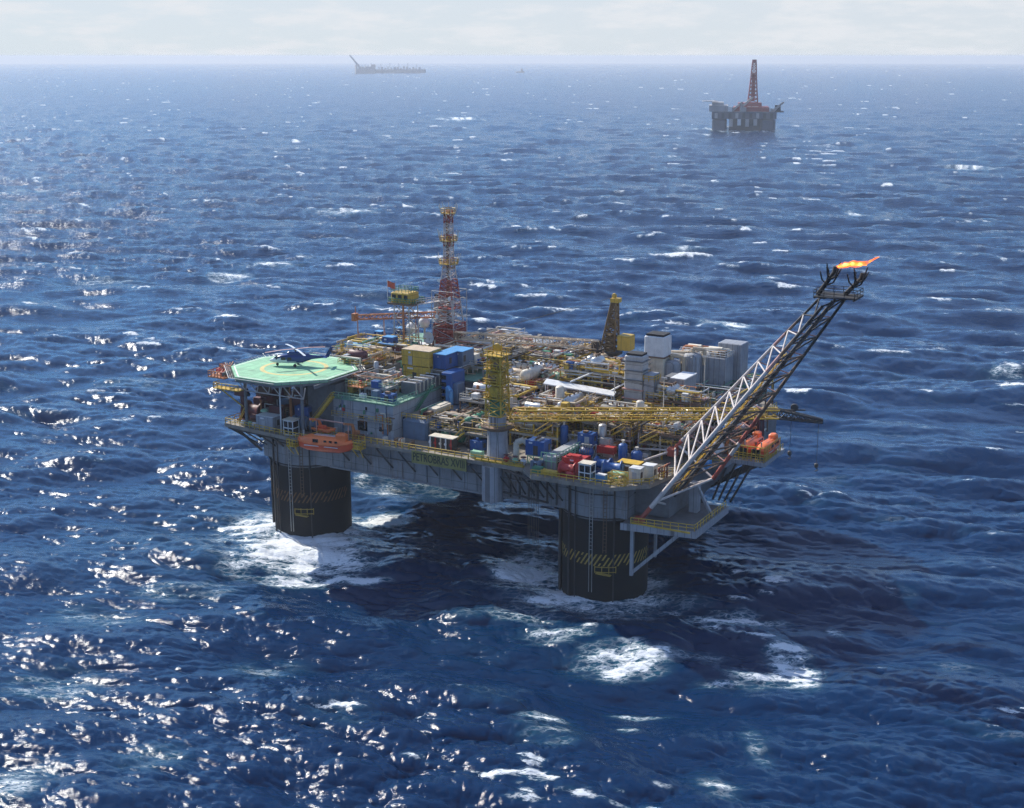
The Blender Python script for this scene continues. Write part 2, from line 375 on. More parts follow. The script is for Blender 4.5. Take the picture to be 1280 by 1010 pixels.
# churned water round the two near columns and the bigger breaking crests: x, y, half sizes, strength
FOAM = [(318, 1915, 60, 45, .8), (290, 1960, 40, 40, .8), (-45.6, 266.6, 14.3, 13.1, 1.35), (-35.6, 257.5, 9.2, 6.2, 1.1), (-35.9, 250.5, 12.0, 1.9, 1.35), (-56.6, 277.3, 6.6, 12.2, 1.0), (-29.9, 284.5, 6.3, 5.8, 1.2), (-28.6, 308.6, 9.5, 8.6, 0.6), (-35.8, 314.2, 3.1, 5.7, 0.8), (2.4, 256.5, 6.4, 9.6, 1.7), (9.8, 240.0, 9.1, 4.3, 1.0), (0.0, 231.0, 7.6, 2.6, 1.0), (17.1, 214.0, 9.0, 5.2, 1.05), (8.5, 222.5, 7.1, 4.1, 0.6), (47.4, 212.1, 3.7, 6.4, 1.25), (37.8, 207.2, 7.3, 3.0, 0.75), (32.9, 215.3, 5.5, 1.6, 0.75), (40.8, 230.2, 9.5, 4.8, 0.85), (28.2, 235.0, 8.9, 3.8, 0.5), (57.7, 225.6, 1.3, 3.1, 1.1), (45.2, 222.5, 5.7, 4.1, 0.5), (5.0, 193.4, 3.7, 2.1, 0.9), (20.3, 197.5, 5.3, 1.4, 0.8), (17.9, 191.1, 1.7, 1.6, 0.85), (6.0, 186.3, 4.8, 5.0, 0.5), (-70.1, 173.5, 4.8, 5.3, 0.85), (36.6, 185.0, 1.9, 7.4, 0.55), (28.8, 172.4, 3.4, 3.9, 0.6), (-13.1, 261.9, 9.8, 9.1, 0.35), (-5.9, 233.2, 8.8, 4.4, 0.5), (-133.3, 633.1, 12.0, 12.0, 0.9), (-120.6, 668.4, 13.4, 10.6, 0.9), (-107.4, 893.9, 18.9, 18.7, 0.85), (83.5, 507.1, 5.2, 7.8, 1.0), (79.4, 510.3, 10.7, 6.3, 0.7), (421.7, 1268.2, 20.6, 27.7, 1.0), (-84.9, 2267.2, 36.6, 72.6, 1.0), (224.2, 889.2, 6.3, 18.5, 0.9), (94.6, 729.1, 10.8, 9.4, 0.7), (159.4, 433.0, 7.8, 4.6, 0.7), (74.1, 400.6, 5.3, 4.0, 0.6), (-186.7, 616.7, 22.0, 11.4, 0.5), (-361.3, 1039.9, 15.2, 18.8, 0.7), (-78.2, 233.2, 8.8, 5.9, 0.6), (-63.2, 244.8, 9.2, 4.8, 0.55), (-76.8, 206.6, 7.9, 6.0, 0.5), (-42.1, 212.7, 6.8, 4.4, 0.45), (-27.4, 192.6, 5.0, 4.2, 0.4), (-51.6, 180.2, 5.9, 4.2, 0.4), (-120.8, 416.2, 15.1, 6.5, 0.4), (-8.4, 344.1, 2.1, 3.0, 0.3)]
xw, yw = x0 + F['X']*gain*CH*fade, y0 + F['Y']*gain*CH*fade
# whitecaps where the surface folds, gathered into streaks by slow noise
gust = fbm(x0/70, y0/70, 31, 3)
foam = sstep(.26, -.2, J + (.60-gust)*1.3 + .10*sstep(700, 2500, r0))*1.05
ph = HEAD + PI/2
ul, vl = x0*math.cos(ph) + y0*math.sin(ph), -x0*math.sin(ph) + y0*math.cos(ph)
crest = zz/np.std(zz)
far_ = 1 + 1.6*sstep(500, 2500, r0)
fb = fbm(ul/9/far_, vl/2.6/far_, 201, 4)
nearq = .085*(1 - sstep(250, 450, r0))
caps = sstep(.61, .72, -nearq + fb + .28*(gust-.5))*sstep(.75, 1.7, crest)
foam = np.maximum(foam*.85, caps*.95)
slick = sstep(.62, .80, fbm(ul/16, vl/5, 77, 4))*sstep(.45, .62, gust)*.36
foam = np.maximum(foam, slick*(1 - sstep(500, 1200, r0)))
churn = np.zeros_like(foam)
n1 = .55*fbm(xw/4.2, yw/2.4, 101, 5) + .45*fbm(xw/7, yw/1.1, 131, 4); n2 = fbm(xw/11, yw/7, 55, 3)
for (px, py, ax, ay, s) in FOAM:
    ax *= 1.15; ay *= 1.15
    wob = (n2-.5)*.9
    q = np.hypot((xw-px)/ax, (yw-py)/ay)
    churn = np.maximum(churn, s*sstep(1.5, .15, q + wob)*(.66 + 2.6*(n1-.46)))
# wash pressed round each column and drawn out down wind
hx, hy = math.cos(HEAD), math.sin(HEAD)
for (ca, cb, st_, reach) in ((0, 0, 1.0, 9.0), (70, .6, 1.0, 7.0), (2, 52, .8, 7.0), (63, 48, .7, 6.0)):
    c_ = W(ca, cb); dx, dy = xw-c_.x, yw-c_.y; rc = np.hypot(dx, dy)
    along = (dx*hx + dy*hy)/np.maximum(rc, 1); side = (dx*hy - dy*hx)/np.maximum(rc, 1)
    ext = reach*(.55 + .75*np.clip(along, -.4, 1) + .35*np.abs(side) + .5*np.clip(side, 0, 1))*(.5 + 1.0*n2)
    ring = st_*np.exp(-np.clip(rc-8.2, 0, None)/np.maximum(ext, .5))*(.8 + 1.9*(n1-.42))
    churn = np.maximum(churn, np.clip(ring, 0, 1.15)*(rc < 60))
foam = np.clip(np.maximum(foam*.95, churn*1.0), 0, 1.1)
aer = np.clip(np.maximum(sstep(.0, .8, churn), foam*.6), 0, 1)
# no wave stands inside a column; water heaps up a little on the weather side
curv = -r0*r0/(2*7.4e6)
zf = zz*fade + curv + .25*np.clip(churn, 0, 1)*(n1-.35)*2
co3 = np.empty((NR*NA, 3), np.float32); co3[:, 0] = xw; co3[:, 1] = yw; co3[:, 2] = zf
idx = np.arange(NR*NA).reshape(NR, NA)
q = np.stack([idx[:-1, :-1], idx[:-1, 1:], idx[1:, 1:], idx[1:, :-1]], -1).reshape(-1, 4)[:, ::-1]
wrap = np.stack([idx[:-1, -1], idx[:-1, 0], idx[1:, 0], idx[1:, -1]], -1)[:, ::-1]
q = np.ascontiguousarray(np.concatenate([q, wrap])).astype(np.int32)
me = bpy.data.meshes.new('sea')
me.vertices.add(len(co3)); me.vertices.foreach_set('co', co3.ravel())
me.loops.add(q.size); me.loops.foreach_set('vertex_index', q.ravel())
me.polygons.add(len(q)); me.polygons.foreach_set('loop_start', np.arange(0, q.size, 4, dtype=np.int32))
me.polygons.foreach_set('use_smooth', np.ones(len(q), bool))
for nm, arr in (('foam', foam), ('aerated', aer), ('unresolved', sstep(320, 1000, r0)), ('ripple', np.clip(.10 + .11*sstep(250, 3000, r0), 0, 1))):
    at_ = me.attributes.new(nm, 'FLOAT', 'POINT'); at_.data.foreach_set('value', arr.astype(np.float32))
me.update(calc_edges=True)
sea = bpy.data.objects.new('sea', me); COL.objects.link(sea); sea['kind'] = 'structure'

m = bpy.data.materials.new('sea_water'); m.use_nodes = True; nt = m.node_tree; L = nt.links
p = nt.nodes['Principled BSDF']; out = nt.nodes['Material Output']
geo = nd(nt, 'ShaderNodeNewGeometry')
def attr(n):
    a = nd(nt, 'ShaderNodeAttribute'); a.attribute_name = n; return a.outputs['Fac']
# short ripples
mp = nd(nt, 'ShaderNodeMapping'); mp.inputs['Rotation'].default_value = (0, 0, math.radians(17)); mp.inputs['Scale'].default_value = (.40, 1.5, 1); L.new(geo.outputs['Position'], mp.inputs['Vector'])
na = nd(nt, 'ShaderNodeTexNoise'); na.inputs['Scale'].default_value = 2.1; na.inputs['Detail'].default_value = 6; na.inputs['Roughness'].default_value = .6; L.new(mp.outputs[0], na.inputs['Vector'])
mq = nd(nt, 'ShaderNodeMapping'); mq.inputs['Rotation'].default_value = (0, 0, math.radians(-18)); mq.inputs['Scale'].default_value = (.45, 1.2, 1); L.new(geo.outputs['Position'], mq.inputs['Vector'])
nq = nd(nt, 'ShaderNodeTexNoise'); nq.inputs['Scale'].default_value = .32; nq.inputs['Detail'].default_value = 5; nq.inputs['Roughness'].default_value = .6; L.new(mq.outputs[0], nq.inputs['Vector'])
bq = nd(nt, 'ShaderNodeBump'); bq.inputs['Distance'].default_value = 1.3; L.new(attr('unresolved'), bq.inputs['Strength']); L.new(nq.outputs['Fac'], bq.inputs['Height'])
bp = nd(nt, 'ShaderNodeBump'); L.new(bq.outputs[0], bp.inputs['Normal']); bp.inputs['Strength'].default_value = 1; bp.inputs['Distance'].default_value = .06; L.new(na.outputs['Fac'], bp.inputs['Height'])
mxc = nd(nt, 'ShaderNodeMix', data_type='RGBA'); mxc.inputs['A'].default_value = (.0002, .018, .064, 1); mxc.inputs['B'].default_value = (.035, .15, .20, 1)
am = nd(nt, 'ShaderNodeMath', operation='MULTIPLY'); am.inputs[1].default_value = .55; L.new(attr('aerated'), am.inputs[0])
L.new(am.outputs[0], mxc.inputs['Factor']); L.new(mxc.outputs['Result'], p.inputs['Base Color'])
p.inputs['IOR'].default_value = 1.333
L.new(attr('ripple'), p.inputs['Roughness']); L.new(bp.outputs[0], p.inputs['Normal'])
# foam: lacy white
mf = nd(nt, 'ShaderNodeMapping'); mf.inputs['Rotation'].default_value = (0, 0, math.radians(17)); mf.inputs['Scale'].default_value = (.55, 1.2, .8); L.new(geo.outputs['Position'], mf.inputs['Vector'])
nf = nd(nt, 'ShaderNodeTexNoise'); nf.inputs['Scale'].default_value = 1.35; nf.inputs['Detail'].default_value = 9; nf.inputs['Roughness'].default_value = .68; nf.inputs['Distortion'].default_value = .8; L.new(mf.outputs[0], nf.inputs['Vector'])
def math_(op, a, b, c=None):
    n = nd(nt, 'ShaderNodeMath', operation=op)
    for i_, v_ in enumerate((a, b, c)):
        if v_ is None: continue
        if isinstance(v_, (int, float)): n.inputs[i_].default_value = v_
        else: L.new(v_, n.inputs[i_])
    return n.outputs[0]
def step_(v_, lo, hi):
    n = nd(nt, 'ShaderNodeMapRange', interpolation_type='SMOOTHSTEP'); n.inputs['From Min'].default_value = lo; n.inputs['From Max'].default_value = hi; L.new(v_, n.inputs['Value']); return n.outputs[0]
fa = attr('foam')
core = step_(math_('ADD', fa, math_('MULTIPLY_ADD', nf.outputs['Fac'], 1.9, -.95)), .60, .90)
# thin lace between the bubbles
dv_ = nd(nt, 'ShaderNodeVectorMath', operation='MULTIPLY_ADD'); L.new(nf.outputs['Color'], dv_.inputs[0]); dv_.inputs[1].default_value = (1.6, 1.6, 1.6); L.new(mf.outputs[0], dv_.inputs[2])
vo = nd(nt, 'ShaderNodeTexVoronoi', feature='DISTANCE_TO_EDGE'); vo.inputs['Scale'].default_value = .85; L.new(dv_.outputs[0], vo.inputs['Vector'])
lace = math_('MULTIPLY', math_('SUBTRACT', 1.0, step_(vo.outputs['Distance'], .02, .16)), math_('MULTIPLY', step_(fa, .2, .7), .5))
class FM: pass
fm = FM(); fm.outputs = [math_('MULTIPLY', math_('MAXIMUM', core, lace), .95)]
df = nd(nt, 'ShaderNodeBsdfDiffuse'); df.inputs['Color'].default_value = (.80, .83, .85, 1)
bf = nd(nt, 'ShaderNodeBump'); bf.inputs['Strength'].default_value = .7; bf.inputs['Distance'].default_value = .5; L.new(nf.outputs['Fac'], bf.inputs['Height']); L.new(bf.outputs[0], df.inputs['Normal'])
ms = nd(nt, 'ShaderNodeMixShader'); L.new(fm.outputs[0], ms.inputs[0]); L.new(p.outputs[0], ms.inputs[1]); L.new(df.outputs[0], ms.inputs[2]); L.new(ms.outputs[0], out.inputs['Surface'])
me.materials.append(m)

# ================================================================== the platform hull
D = 24.5                                                    # main deck level
O = (35, 26, 0)
plat = thing('production_platform', 'big grey four column floating oil platform hull standing in the rough sea in the middle', 'oil platform', O)
DECK = [(-14, -11.2), (5, -13.4), (9.5, -13.4), (10, -8.9), (57, -8.9), (60.5, -12.2), (76.5, -11.6), (82, -6.5), (84, 6), (84, 60), (78, 64), (-9, 64), (-11, 30), (-14, 16)]
hull = MB(O).box(-7.6, 77.6, -6.4, 62, 17, D-.9).build('hull_box', 'hull_grey', plat)
MB(O).prism(DECK, D-.75, D-.02).build('deck_plating', ['deck_steel'], plat)
# stiffeners and knee braces of the front walkway
b = MB(O)
for i in range(17):
    a = 10.5 + i*2.9
    b.beam((a, -6.45, 17.3), (a, -6.45, D-1), .3, .25)
b.box(10, 58, -6.75, -6.43, 17.02, 17.4); b.box(10, 58, -6.75, -6.43, 20.9, 21.15)
b.build('stiffener', 'hull_grey', hull)
for i in range(9):
    a = 12.5 + i*5.4
    MB(O).beam((a, -8.8, D-.9), (a + 2.4, -6.45, 19.2), .3).beam((a, -8.8, D-.95), (a, -6.45, D-.95), .25, .35).build('knee_brace', 'dark_steel', plat)
# name board
nb = MB(O).box(32, 44.6, -9.12, -8.97, 22.0, 24.55).build('name_board', 'sign_yellow', plat)
fc = bpy.data.curves.new('lettering', 'FONT'); fc.body = 'PETROBRAS XVIII'; fc.size = 2.0; fc.align_x = 'CENTER'; fc.align_y = 'CENTER'; fc.extrude = .03; fc.offset = .02
tx = bpy.data.objects.new('lettering', fc); COL.objects.link(tx)
bpy.context.view_layer.update()
dg = bpy.context.evaluated_depsgraph_get(); tm = bpy.data.meshes.new_from_object(tx.evaluated_get(dg)); bpy.data.objects.remove(tx)
tw = max(v.co.x for v in tm.vertices) - min(v.co.x for v in tm.vertices); sxx = 11.9/tw
for v in tm.vertices:
    x, y, z = v.co; v.co = (x*sxx + 38.3 - O[0], -9.14 - z - O[1], y*1.15 + 23.28 - O[2])
tm.materials.clear(); tm.materials.append(MATS['lettering_dark'])
tx = bpy.data.objects.new('lettering', tm); COL.objects.link(tx); tx.parent = nb
# columns
for (ca, cb) in ((0, 0), (70, .6), (2, 52), (63, 48)):
    col = MB(O).lathe((ca, cb, 0), [(8.3, -9), (8.3, 16.2)], 48).build('column', 'hull_black', plat)
    top = MB(O).lathe((ca, cb, 0), [(8.42, 16.2), (8.42, D-.76)], 48)
    top.build('column_top', 'hull_grey', col)
    if cb > 10: continue
    band = MB(O); n = 30
    for i in range(n):
        t0 = PI + i*PI/(n-1); z0 = 7.2 if ca > 1 else 8.4
        def q(t, z): return (ca + 8.36*math.cos(t), cb + 8.36*math.sin(t), z)
        for k in range(4):
            f0, f1 = k/4, (k+1)/4
            if (i*5 + k*3) % 11 == 0: continue
            band.add([q(t0+.17*f0, z0+2.3*f0), q(t0+.17*f0+.042, z0+2.3*f0), q(t0+.17*f1+.042, z0+2.3*f1), q(t0+.17*f1, z0+2.3*f1)], [(0, 1, 2, 3)])
    band.build('draught_marks', 'faded_yellow' if ca > 1 else 'faded_orange', col)
    for t in (-1.45, -1.15):
        lad = MB(O)
        x, y = ca + 8.75*math.cos(t), cb + 8.75*math.sin(t); ux, uy = -math.sin(t)*.3, math.cos(t)*.3
        for s in (-1, 1): lad.tube((x+s*ux, y+s*uy, 10 if t > -1.3 else 2), (x+s*ux, y+s*uy, D-1), .07, n=4)
        for k in range(18): lad.tube((x-ux, y-uy, 10.5+k*.75), (x+ux, y+uy, 10.5+k*.75), .05, n=4)
        lad.build('ladder', 'brown_steel' if t > -1.3 else 'galvanised', col)
    for t, r_ in ((-2.05, .22), (-1.85, .14), (-.95, .16), (-2.75, .42), (-2.62, .25)):
        x, y = ca + 8.7*math.cos(t), cb + 8.7*math.sin(t)
        MB(O).tube((x, y, -3), (x, y, D-1.2), r_, n=6).tube((x*.0+x, y, 15.9), (x, y, 16.5), r_*2, n=6).build('riser_pipe', 'dark_steel', col)
    fr = MB(O)
    for z in (6.2, 7.2):
        fr.poly([(ca + 8.9*math.cos(t), cb + 8.9*math.sin(t), z) for t in (-1.35, -1.2, -1.05, -.9)], .09, 4)
    for t in (-1.35, -1.2, -1.05, -.9): fr.tube((ca + 8.9*math.cos(t), cb + 8.9*math.sin(t), 6), (ca + 8.9*math.cos(t), cb + 8.9*math.sin(t), 7.4), .08, n=4)
    fr.box(ca+2.2, ca+5.2, cb-8.95, cb-8.2, 5.9, 6.05)
    fr.build('boat_landing', 'faded_yellow', col)
    for z, r_ in ((16.6, .13), (21.3, .11)): MB(O).poly([(ca + 8.55*math.cos(PI + i*PI/20), cb + 8.55*math.sin(PI + i*PI/20), z) for i in range(21)], r_, 4).build('ring_pipe', 'dark_steel', col)
# left overhang bracing below the deck
b = MB(O)
for bb in (-9.5, -4, 4, 10):
    b.beam((-13.2, bb, D-.8), (-7.9, bb*.7, 18.2), .45); b.beam((-10.6, bb*.9, D-.8), (-8, bb*.7, 21.0), .3)
    b.tube((-13.4, bb, D-1.0), (-8, bb, D-1.0), .25)
for k in range(5):
    a = -13 + k*4.4
    b.beam((a, -11 - .115*(a+14), D-.8), (a*.55-1, -7.6, 20), .28)
b.beam((-13.2, -10.6, D-1), (-13.2, 15, D-1), .4); b.beam((-13.4, -10.6, D-1.1), (9, -13, D-1.1), .35)
b.build('overhang_brace', 'dark_steel', plat)
# dark underside frames between the crane caisson and the right column
b = MB(O)
for k in range(6):
    a = 53 + k*2.0
    b.beam((a, -9 - .4*k, D-.8), (a+1.2, -6.4, 18.5), .25); b.beam((a, -6.5, 17.5), (a, -6.5, D-1), .3)
b.beam((53, -8.8, D-1), (61.5, -12, D-1.1), .4); b.tube((52, -7.5, 18.6), (62, -8, 18.2), .22)
b.build('underdeck_frame', 'dark_steel', plat)
for k in range(7):
    a = 58.5 + k*.55
    MB(O).tube((a, -9.5 - .35*k, D-.8), (a, -9.5 - .35*k, 8 + 5*R.random()), .05, n=4).build('hanging_line', 'dark_steel', plat)
MB(O).lathe((49.5, -7.4, 0), [(2.05, 16.6), (2.05, D-.8)], 24).build('crane_caisson', 'panel_grey', plat)
# yellow walkway rails round the deck
for seg in (DECK[0:3], DECK[2:5], [(10, -8.9), (31, -8.9)], [(45, -8.9), (57, -8.9)], DECK[5:8], DECK[7:10], [DECK[-1], DECK[0]]):
    MB(O).rail([(x*.997+.1, y*.985, D) for x, y in seg], 1.1, 1.5, .08).build('guard_rail', 'yellow_paint', plat)
MB(O).box(46.5, 57, -8.7, -8.2, D+.02, D+.35).box(47, 56, -7.6, -7.2, D+.02, D+.3).build('walkway_edge', 'yellow_paint', plat)
# flare balcony on the right at hull bottom level
bal = MB(O).prism([(77.7, -9.5), (91.5, -7.4), (91.5, 9), (77.7, 9)], 16.1, 17.15).build('flare_balcony', 'wall_dark', plat)
for p_, q_ in (((77.7, -9.5), (91.5, -7.4)), ((91.5, -7.4), (91.5, 9))): MB(O).beam((*p_, 16.7), (*q_, 16.7), .3, 1.3).build('edge_beam', 'panel_grey', bal)
MB(O).rail([(79.5, -9, 17.3), (91.2, -7.2, 17.3), (91.2, 8.6, 17.3)], 1.2, 1.5, .08).box(79.6, 91, -8.9, -8.7, 17.31, 17.62).build('guard_rail', 'yellow_paint', bal)
MB(O).beam((79, -7, 6.5), (79, -7, 16), .6).beam((79, -7, 7), (88, -7, 16), .6).beam((79, 4, 7), (88, 4, 16), .6).beam((79, 4, 6.5), (79, 4, 16), .5).build('balcony_brace', 'panel_grey', bal)
MB(O).box(77.7, 84.5, -3, 22, 17.4, D-.8).build('side_sponson', 'wall_dark', plat)
MB(O).box(77.65, 84, 22.1, 59, 17.3, D-.8).build('side_sponson', 'wall_dark', plat)  # deep shade of the right hull side put into the dark colour
MB(O).box(86.2, 87.8, 2.4, 4.2, 17.31, 23).beam((91, 2, 17.4), (87.2, 3, 23), .5).build('boom_post', 'panel_grey', bal)
# side gallery with pipes towards the right lifeboat
sg = MB(O).prism([(84, 12), (89, 14), (89, 17.5), (95.5, 17.5), (95.5, 29.5), (84, 31)], D-1.2, D-.4).build('side_gallery', 'panel_grey', plat)
MB(O).rail([(84.2, 12.3, D-.4), (88.8, 14.2, D-.4), (88.8, 17.7, D-.4), (95.2, 17.7, D-.4), (95.2, 29.2, D-.4)], 1.1, 1.4, .07).build('guard_rail', 'yellow_paint', sg)
b = MB(O)
for k in range(6): b.beam((94, 18.2+k*2.1, D-1.2), (84.4, 18.2+k*2.1, 17.5), .4)
b.beam((94.5, 17.6, D-1.3), (94.5, 29, D-1.3), .4)
for k in range(4): b.tube((88+k*1.6, 17.8, D-1.3), (85.5+k*1.2, 16.8, 15.5), .22)
b.build('gallery_brace', 'dark_steel', sg)
b = MB(O)
for k in range(5): b.tube((84.8+.5*k, 7+k, D+.3+.3*k), (85+.5*k, 28, D+.3+.2*k), .16)
b.build('side_pipe', 'tan_lagging', plat)

# ================================================================== accommodation block under and beside the helideck
AO = (10, 10, D)
acc = thing('accommodation_block', 'grey steel accommodation block with pale green roof decks behind the front lifeboat', 'building', AO)
wl = MB(AO).box(10.2, 25, -5, 18, D, 31.6).build('wall', 'wall_grey', acc)
MB(AO).box(9.9, 25.3, -5.3, 18.2, 31.6, 31.9).build('roof', 'deck_green', acc)
MB(AO).rail([(10.3, -5.1, 31.9), (25.1, -5.1, 31.9), (25.1, 4, 31.9)], 1.1, 1.4, .05).build('guard_rail', 'green_pale', acc)
MB(AO).box(3, 10.2, -4.2, 20, D, 34.2).build('wall', 'wall_dark', acc)
MB(AO).box(-7.5, 3, 4.5, 18.1, D, 33.6).build('wall', 'wall_dark', acc)
MB(AO).box(-8.5, 30, 18.2, 56, D, 32.4).build('wall', 'wall_dark', acc)
MB(AO).box(-8.8, 30.3, 18.25, 56.3, 32.4, 32.7).build('roof', 'deck_green', acc)
MB(AO).rail([(-8.5, 56, 32.7), (-8.5, 18.5, 32.7), (3, 18.5, 32.7)], 1.1, 1.5, .05).build('guard_rail', 'yellow_paint', acc)
MB(AO).bbox(25.02, 31.2, -2.2, 15, D, 28.7, .5).build('wall', 'blue_grey', acc)
MB(AO).box(25.3, 30.2, -1.6, 8, 28.7, 28.95).build('roof', 'deck_steel', acc)
for (a0, a1, z0, z1) in ((16.2, 18.6, 25.6, 27.6), (16.6, 17.7, 28.0, 28.7), (21.5, 22.1, 26, 26.9), (12, 12.6, 29.8, 30.6), (18.2, 18.7, 30, 30.7), (23.1, 23.6, 25.3, 26.1)):
    wd = MB(AO).box(a0, a1, -5.06, -4.9, z0, z1).build('window', 'glass_dark', acc)
    MB(AO).box(a0-.08, a1+.08, -5.1, -5.0, z0-.1, z0-.02).build('sill', 'wall_grey', wd)
for a in (12.6, 14.9, 20.6):
    MB(AO).beam((a, -5.15, D), (a, -5.15, 31.6), .35, .3).build('pilaster', 'blue_grey' if a < 13 else 'wall_grey', acc)
MB(AO).box(22.6, 23.5, -5.08, -4.95, D+.1, 26.6).build('door', 'blue_grey', acc)
GA = random.Random(77)
for k in range(14):
    a = 10.8 + 13.8*GA.random(); z0_ = D + 1 + 3*GA.random(); z1_ = z0_ + 1 + 3*GA.random()
    MB(AO).poly([(a, -5.2, z0_), (a, -5.2, z1_), (a + 3*(GA.random()-.5), -5.2, z1_)], .07 + .08*GA.random(), 5).build('wall_pipe', GA.choice(['galvanised', 'cream_paint', 'brown_steel', 'blue_grey', 'orange_steel']), acc)
for k in range(12):
    a = 10.6 + 13.6*GA.random(); z0_ = D + .1 + 5.6*GA.random(); w__ = .2+.4*GA.random()
    MB(AO).box(a, a+w__, -5.35, -5.06, z0_, z0_+.3+.6*GA.random()).build('wall_box', GA.choice(['white_paint', 'red_paint', 'grey_paint', 'green_paint', 'dark_steel']), acc)
for k in range(16):
    a = 10.6 + 20*GA.random(); w__ = .3+.6*GA.random()
    MB(AO).bbox(a, a+w__, -7.9, -6.9+.4*GA.random(), D, D+.5+1.1*GA.random(), .05).build('walkway_box', GA.choice(['grey_paint', 'ochre', 'cream_paint', 'blue_paint', 'brown_steel', 'orange_steel']), acc)
MB(AO).box(10.2, 25.02, -5.9, -5.1, 28.0, 28.15).build('gallery', 'galvanised', acc)
MB(AO).rail([(10.3, -5.85, 28.15), (25, -5.85, 28.15)], 1.0, 1.3, .05).build('guard_rail', 'yellow_paint', acc)
MB(AO).rail([(25.1, -2.1, 28.7), (31.1, -2.1, 28.7), (31.1, 8, 28.7)], 1.0, 1.2, .06).build('guard_rail', 'yellow_paint', acc)
for k in range(10): MB(AO).bbox(25.6+4*GA.random(), 27+4*GA.random(), -1+8*GA.random(), 8, 28.95, 29.4+1.2*GA.random(), .05).build('roof_box', GA.choice(['grey_paint', 'brown_steel', 'green_paint', 'maroon', 'cream_paint']), acc)
st = MB(AO)
for s in (0, 1.0):
    st.beam((5.6, -6.6-s*.9, D+1), (11.6, -6.6-s*.9, 32.4), .16, .4)
    for h in (.5, 1.05): st.tube((5.6, -6.6-s*.9, D+1+h), (11.6, -6.6-s*.9, 32.4+h), .05, n=4)
for k in range(18):
    f = k/17; st.box(5.5+6*f, 5.9+6*f, -7.5, -6.6, D+1+7.8*f, D+1.08+7.8*f)
st.build('staircase', 'yellow_paint', acc)
st = MB(AO)
for s in (0, .9):
    st.beam((25.4, 2.1+s, 28.9), (25.4+.1, 9.1+s, 33.2), .14, .3); st.tube((25.4, 2.1+s, 29.9), (25.5, 9.1+s, 34.2), .05, n=4)
st.build('staircase', 'green_paint', acc)

# ================================================================== helideck
HZ = 36.0; HC = (-2.1, -1.9); HR = 13.8
HO = (HC[0], HC[1], D)
hd = thing('helideck', 'pale green eight sided helicopter deck with faded yellow landing circle on white lattice supports', 'helideck', HO)
octp = [(HC[0] + HR*math.cos(PI/8 + k*PI/4), HC[1] + HR*math.sin(PI/8 + k*PI/4)) for k in range(8)]
dk = MB(HO).prism(octp, HZ-.6, HZ).build('deck', 'helideck_green', hd)
def ringm(r0, r1, z, n=64, seg=None):
    m = MB(HO)
    for i in range(n):
        t0, t1 = 2*PI*i/n, 2*PI*(i+1)/n
        m.add([(HC[0]+r*math.cos(t), HC[1]+r*math.sin(t), z) for r, t in ((r0, t0), (r1, t0), (r1, t1), (r0, t1))], [(0, 1, 2, 3)])
    return m
ringm(6.3, 7.2, HZ+.006).build('landing_circle', 'marking_yellow', dk)
m = MB(HO)
for k in range(8):
    p, q_ = octp[k], octp[(k+1) % 8]; c_ = Vector((*HC, 0))
    P4 = [Vector((*p, HZ+.006)), Vector((*q_, HZ+.006))]
    inn = [v + (Vector((*HC, HZ+.006)) - v)*f for v in P4 for f in (.04, .062)]
    m.add([inn[0], inn[2], inn[3], inn[1]], [(0, 1, 2, 3)])
m.build('perimeter_line', 'marking_white', dk)
net = MB(HO)
octo = [(HC[0] + (HR+1.5)*math.cos(PI/8 + k*PI/4), HC[1] + (HR+1.5)*math.sin(PI/8 + k*PI/4)) for k in range(8)]
for k in range(8):
    p, q_, p2, q2 = octp[k], octp[(k+1) % 8], octo[k], octo[(k+1) % 8]
    net.tube((*p2, HZ+.05), (*q2, HZ+.05), .06, n=4)
    for i in range(13):
        f = i/12; net.tube((p[0]+(q_[0]-p[0])*f, p[1]+(q_[1]-p[1])*f, HZ-.3), (p2[0]+(q2[0]-p2[0])*f, p2[1]+(q2[1]-p2[1])*f, HZ+.05), .04, n=4, caps=False)
    for g in (.35, .7):
        net.tube((p[0]+(p2[0]-p[0])*g, p[1]+(p2[1]-p[1])*g, HZ-.3+.35*g), (q_[0]+(q2[0]-q_[0])*g, q_[1]+(q2[1]-q_[1])*g, HZ-.3+.35*g), .025, n=4, caps=False)
net.build('safety_net', 'galvanised', hd)
m = MB(HO)
for k in range(8):
    p, q_ = Vector((*octp[k], HZ-.85)), Vector((*octp[(k+1) % 8], HZ-.85)); m.beam(p*.985 + Vector((*HC, HZ-.85))*.015, q_*.985 + Vector((*HC, HZ-.85))*.015, .3, .5)
for k in range(-4, 5): m.beam((HC[0]+k*3, HC[1]-11.5+abs(k)*.6, HZ-1), (HC[0]+k*3, HC[1]+11.5-abs(k)*.6, HZ-1), .25, .7)
m.build('deck_girder', 'wall_dark', hd)
for bb in (-12.6, -4):
    m = MB(HO)
    for k in range(6):
        a = -9 + k*3
        m.tube((a, bb, HZ-.9), (a+1.5, bb+1.2, HZ-3.6), .12, n=5); m.tube((a+3, bb, HZ-.9), (a+1.5, bb+1.2, HZ-3.6), .12, n=5)
    m.tube((-7.5, bb+1.2, HZ-3.6), (7.5, bb+1.2, HZ-3.6), .13)
    m.build('support_truss', 'boom_pale', hd)
for a, bb, r_ in ((-8, -11, .35), (1.6, -11.6, .16), (6.8, -11, .35), (-10, 2, .35), (-9, 8, .35), (2.5, 8, .35)):
    MB(HO).tube((a, bb, D), (a, bb, HZ-.9), r_, n=8).build('support_post', 'white_paint' if 1 < a < 2 else 'wall_dark', hd)
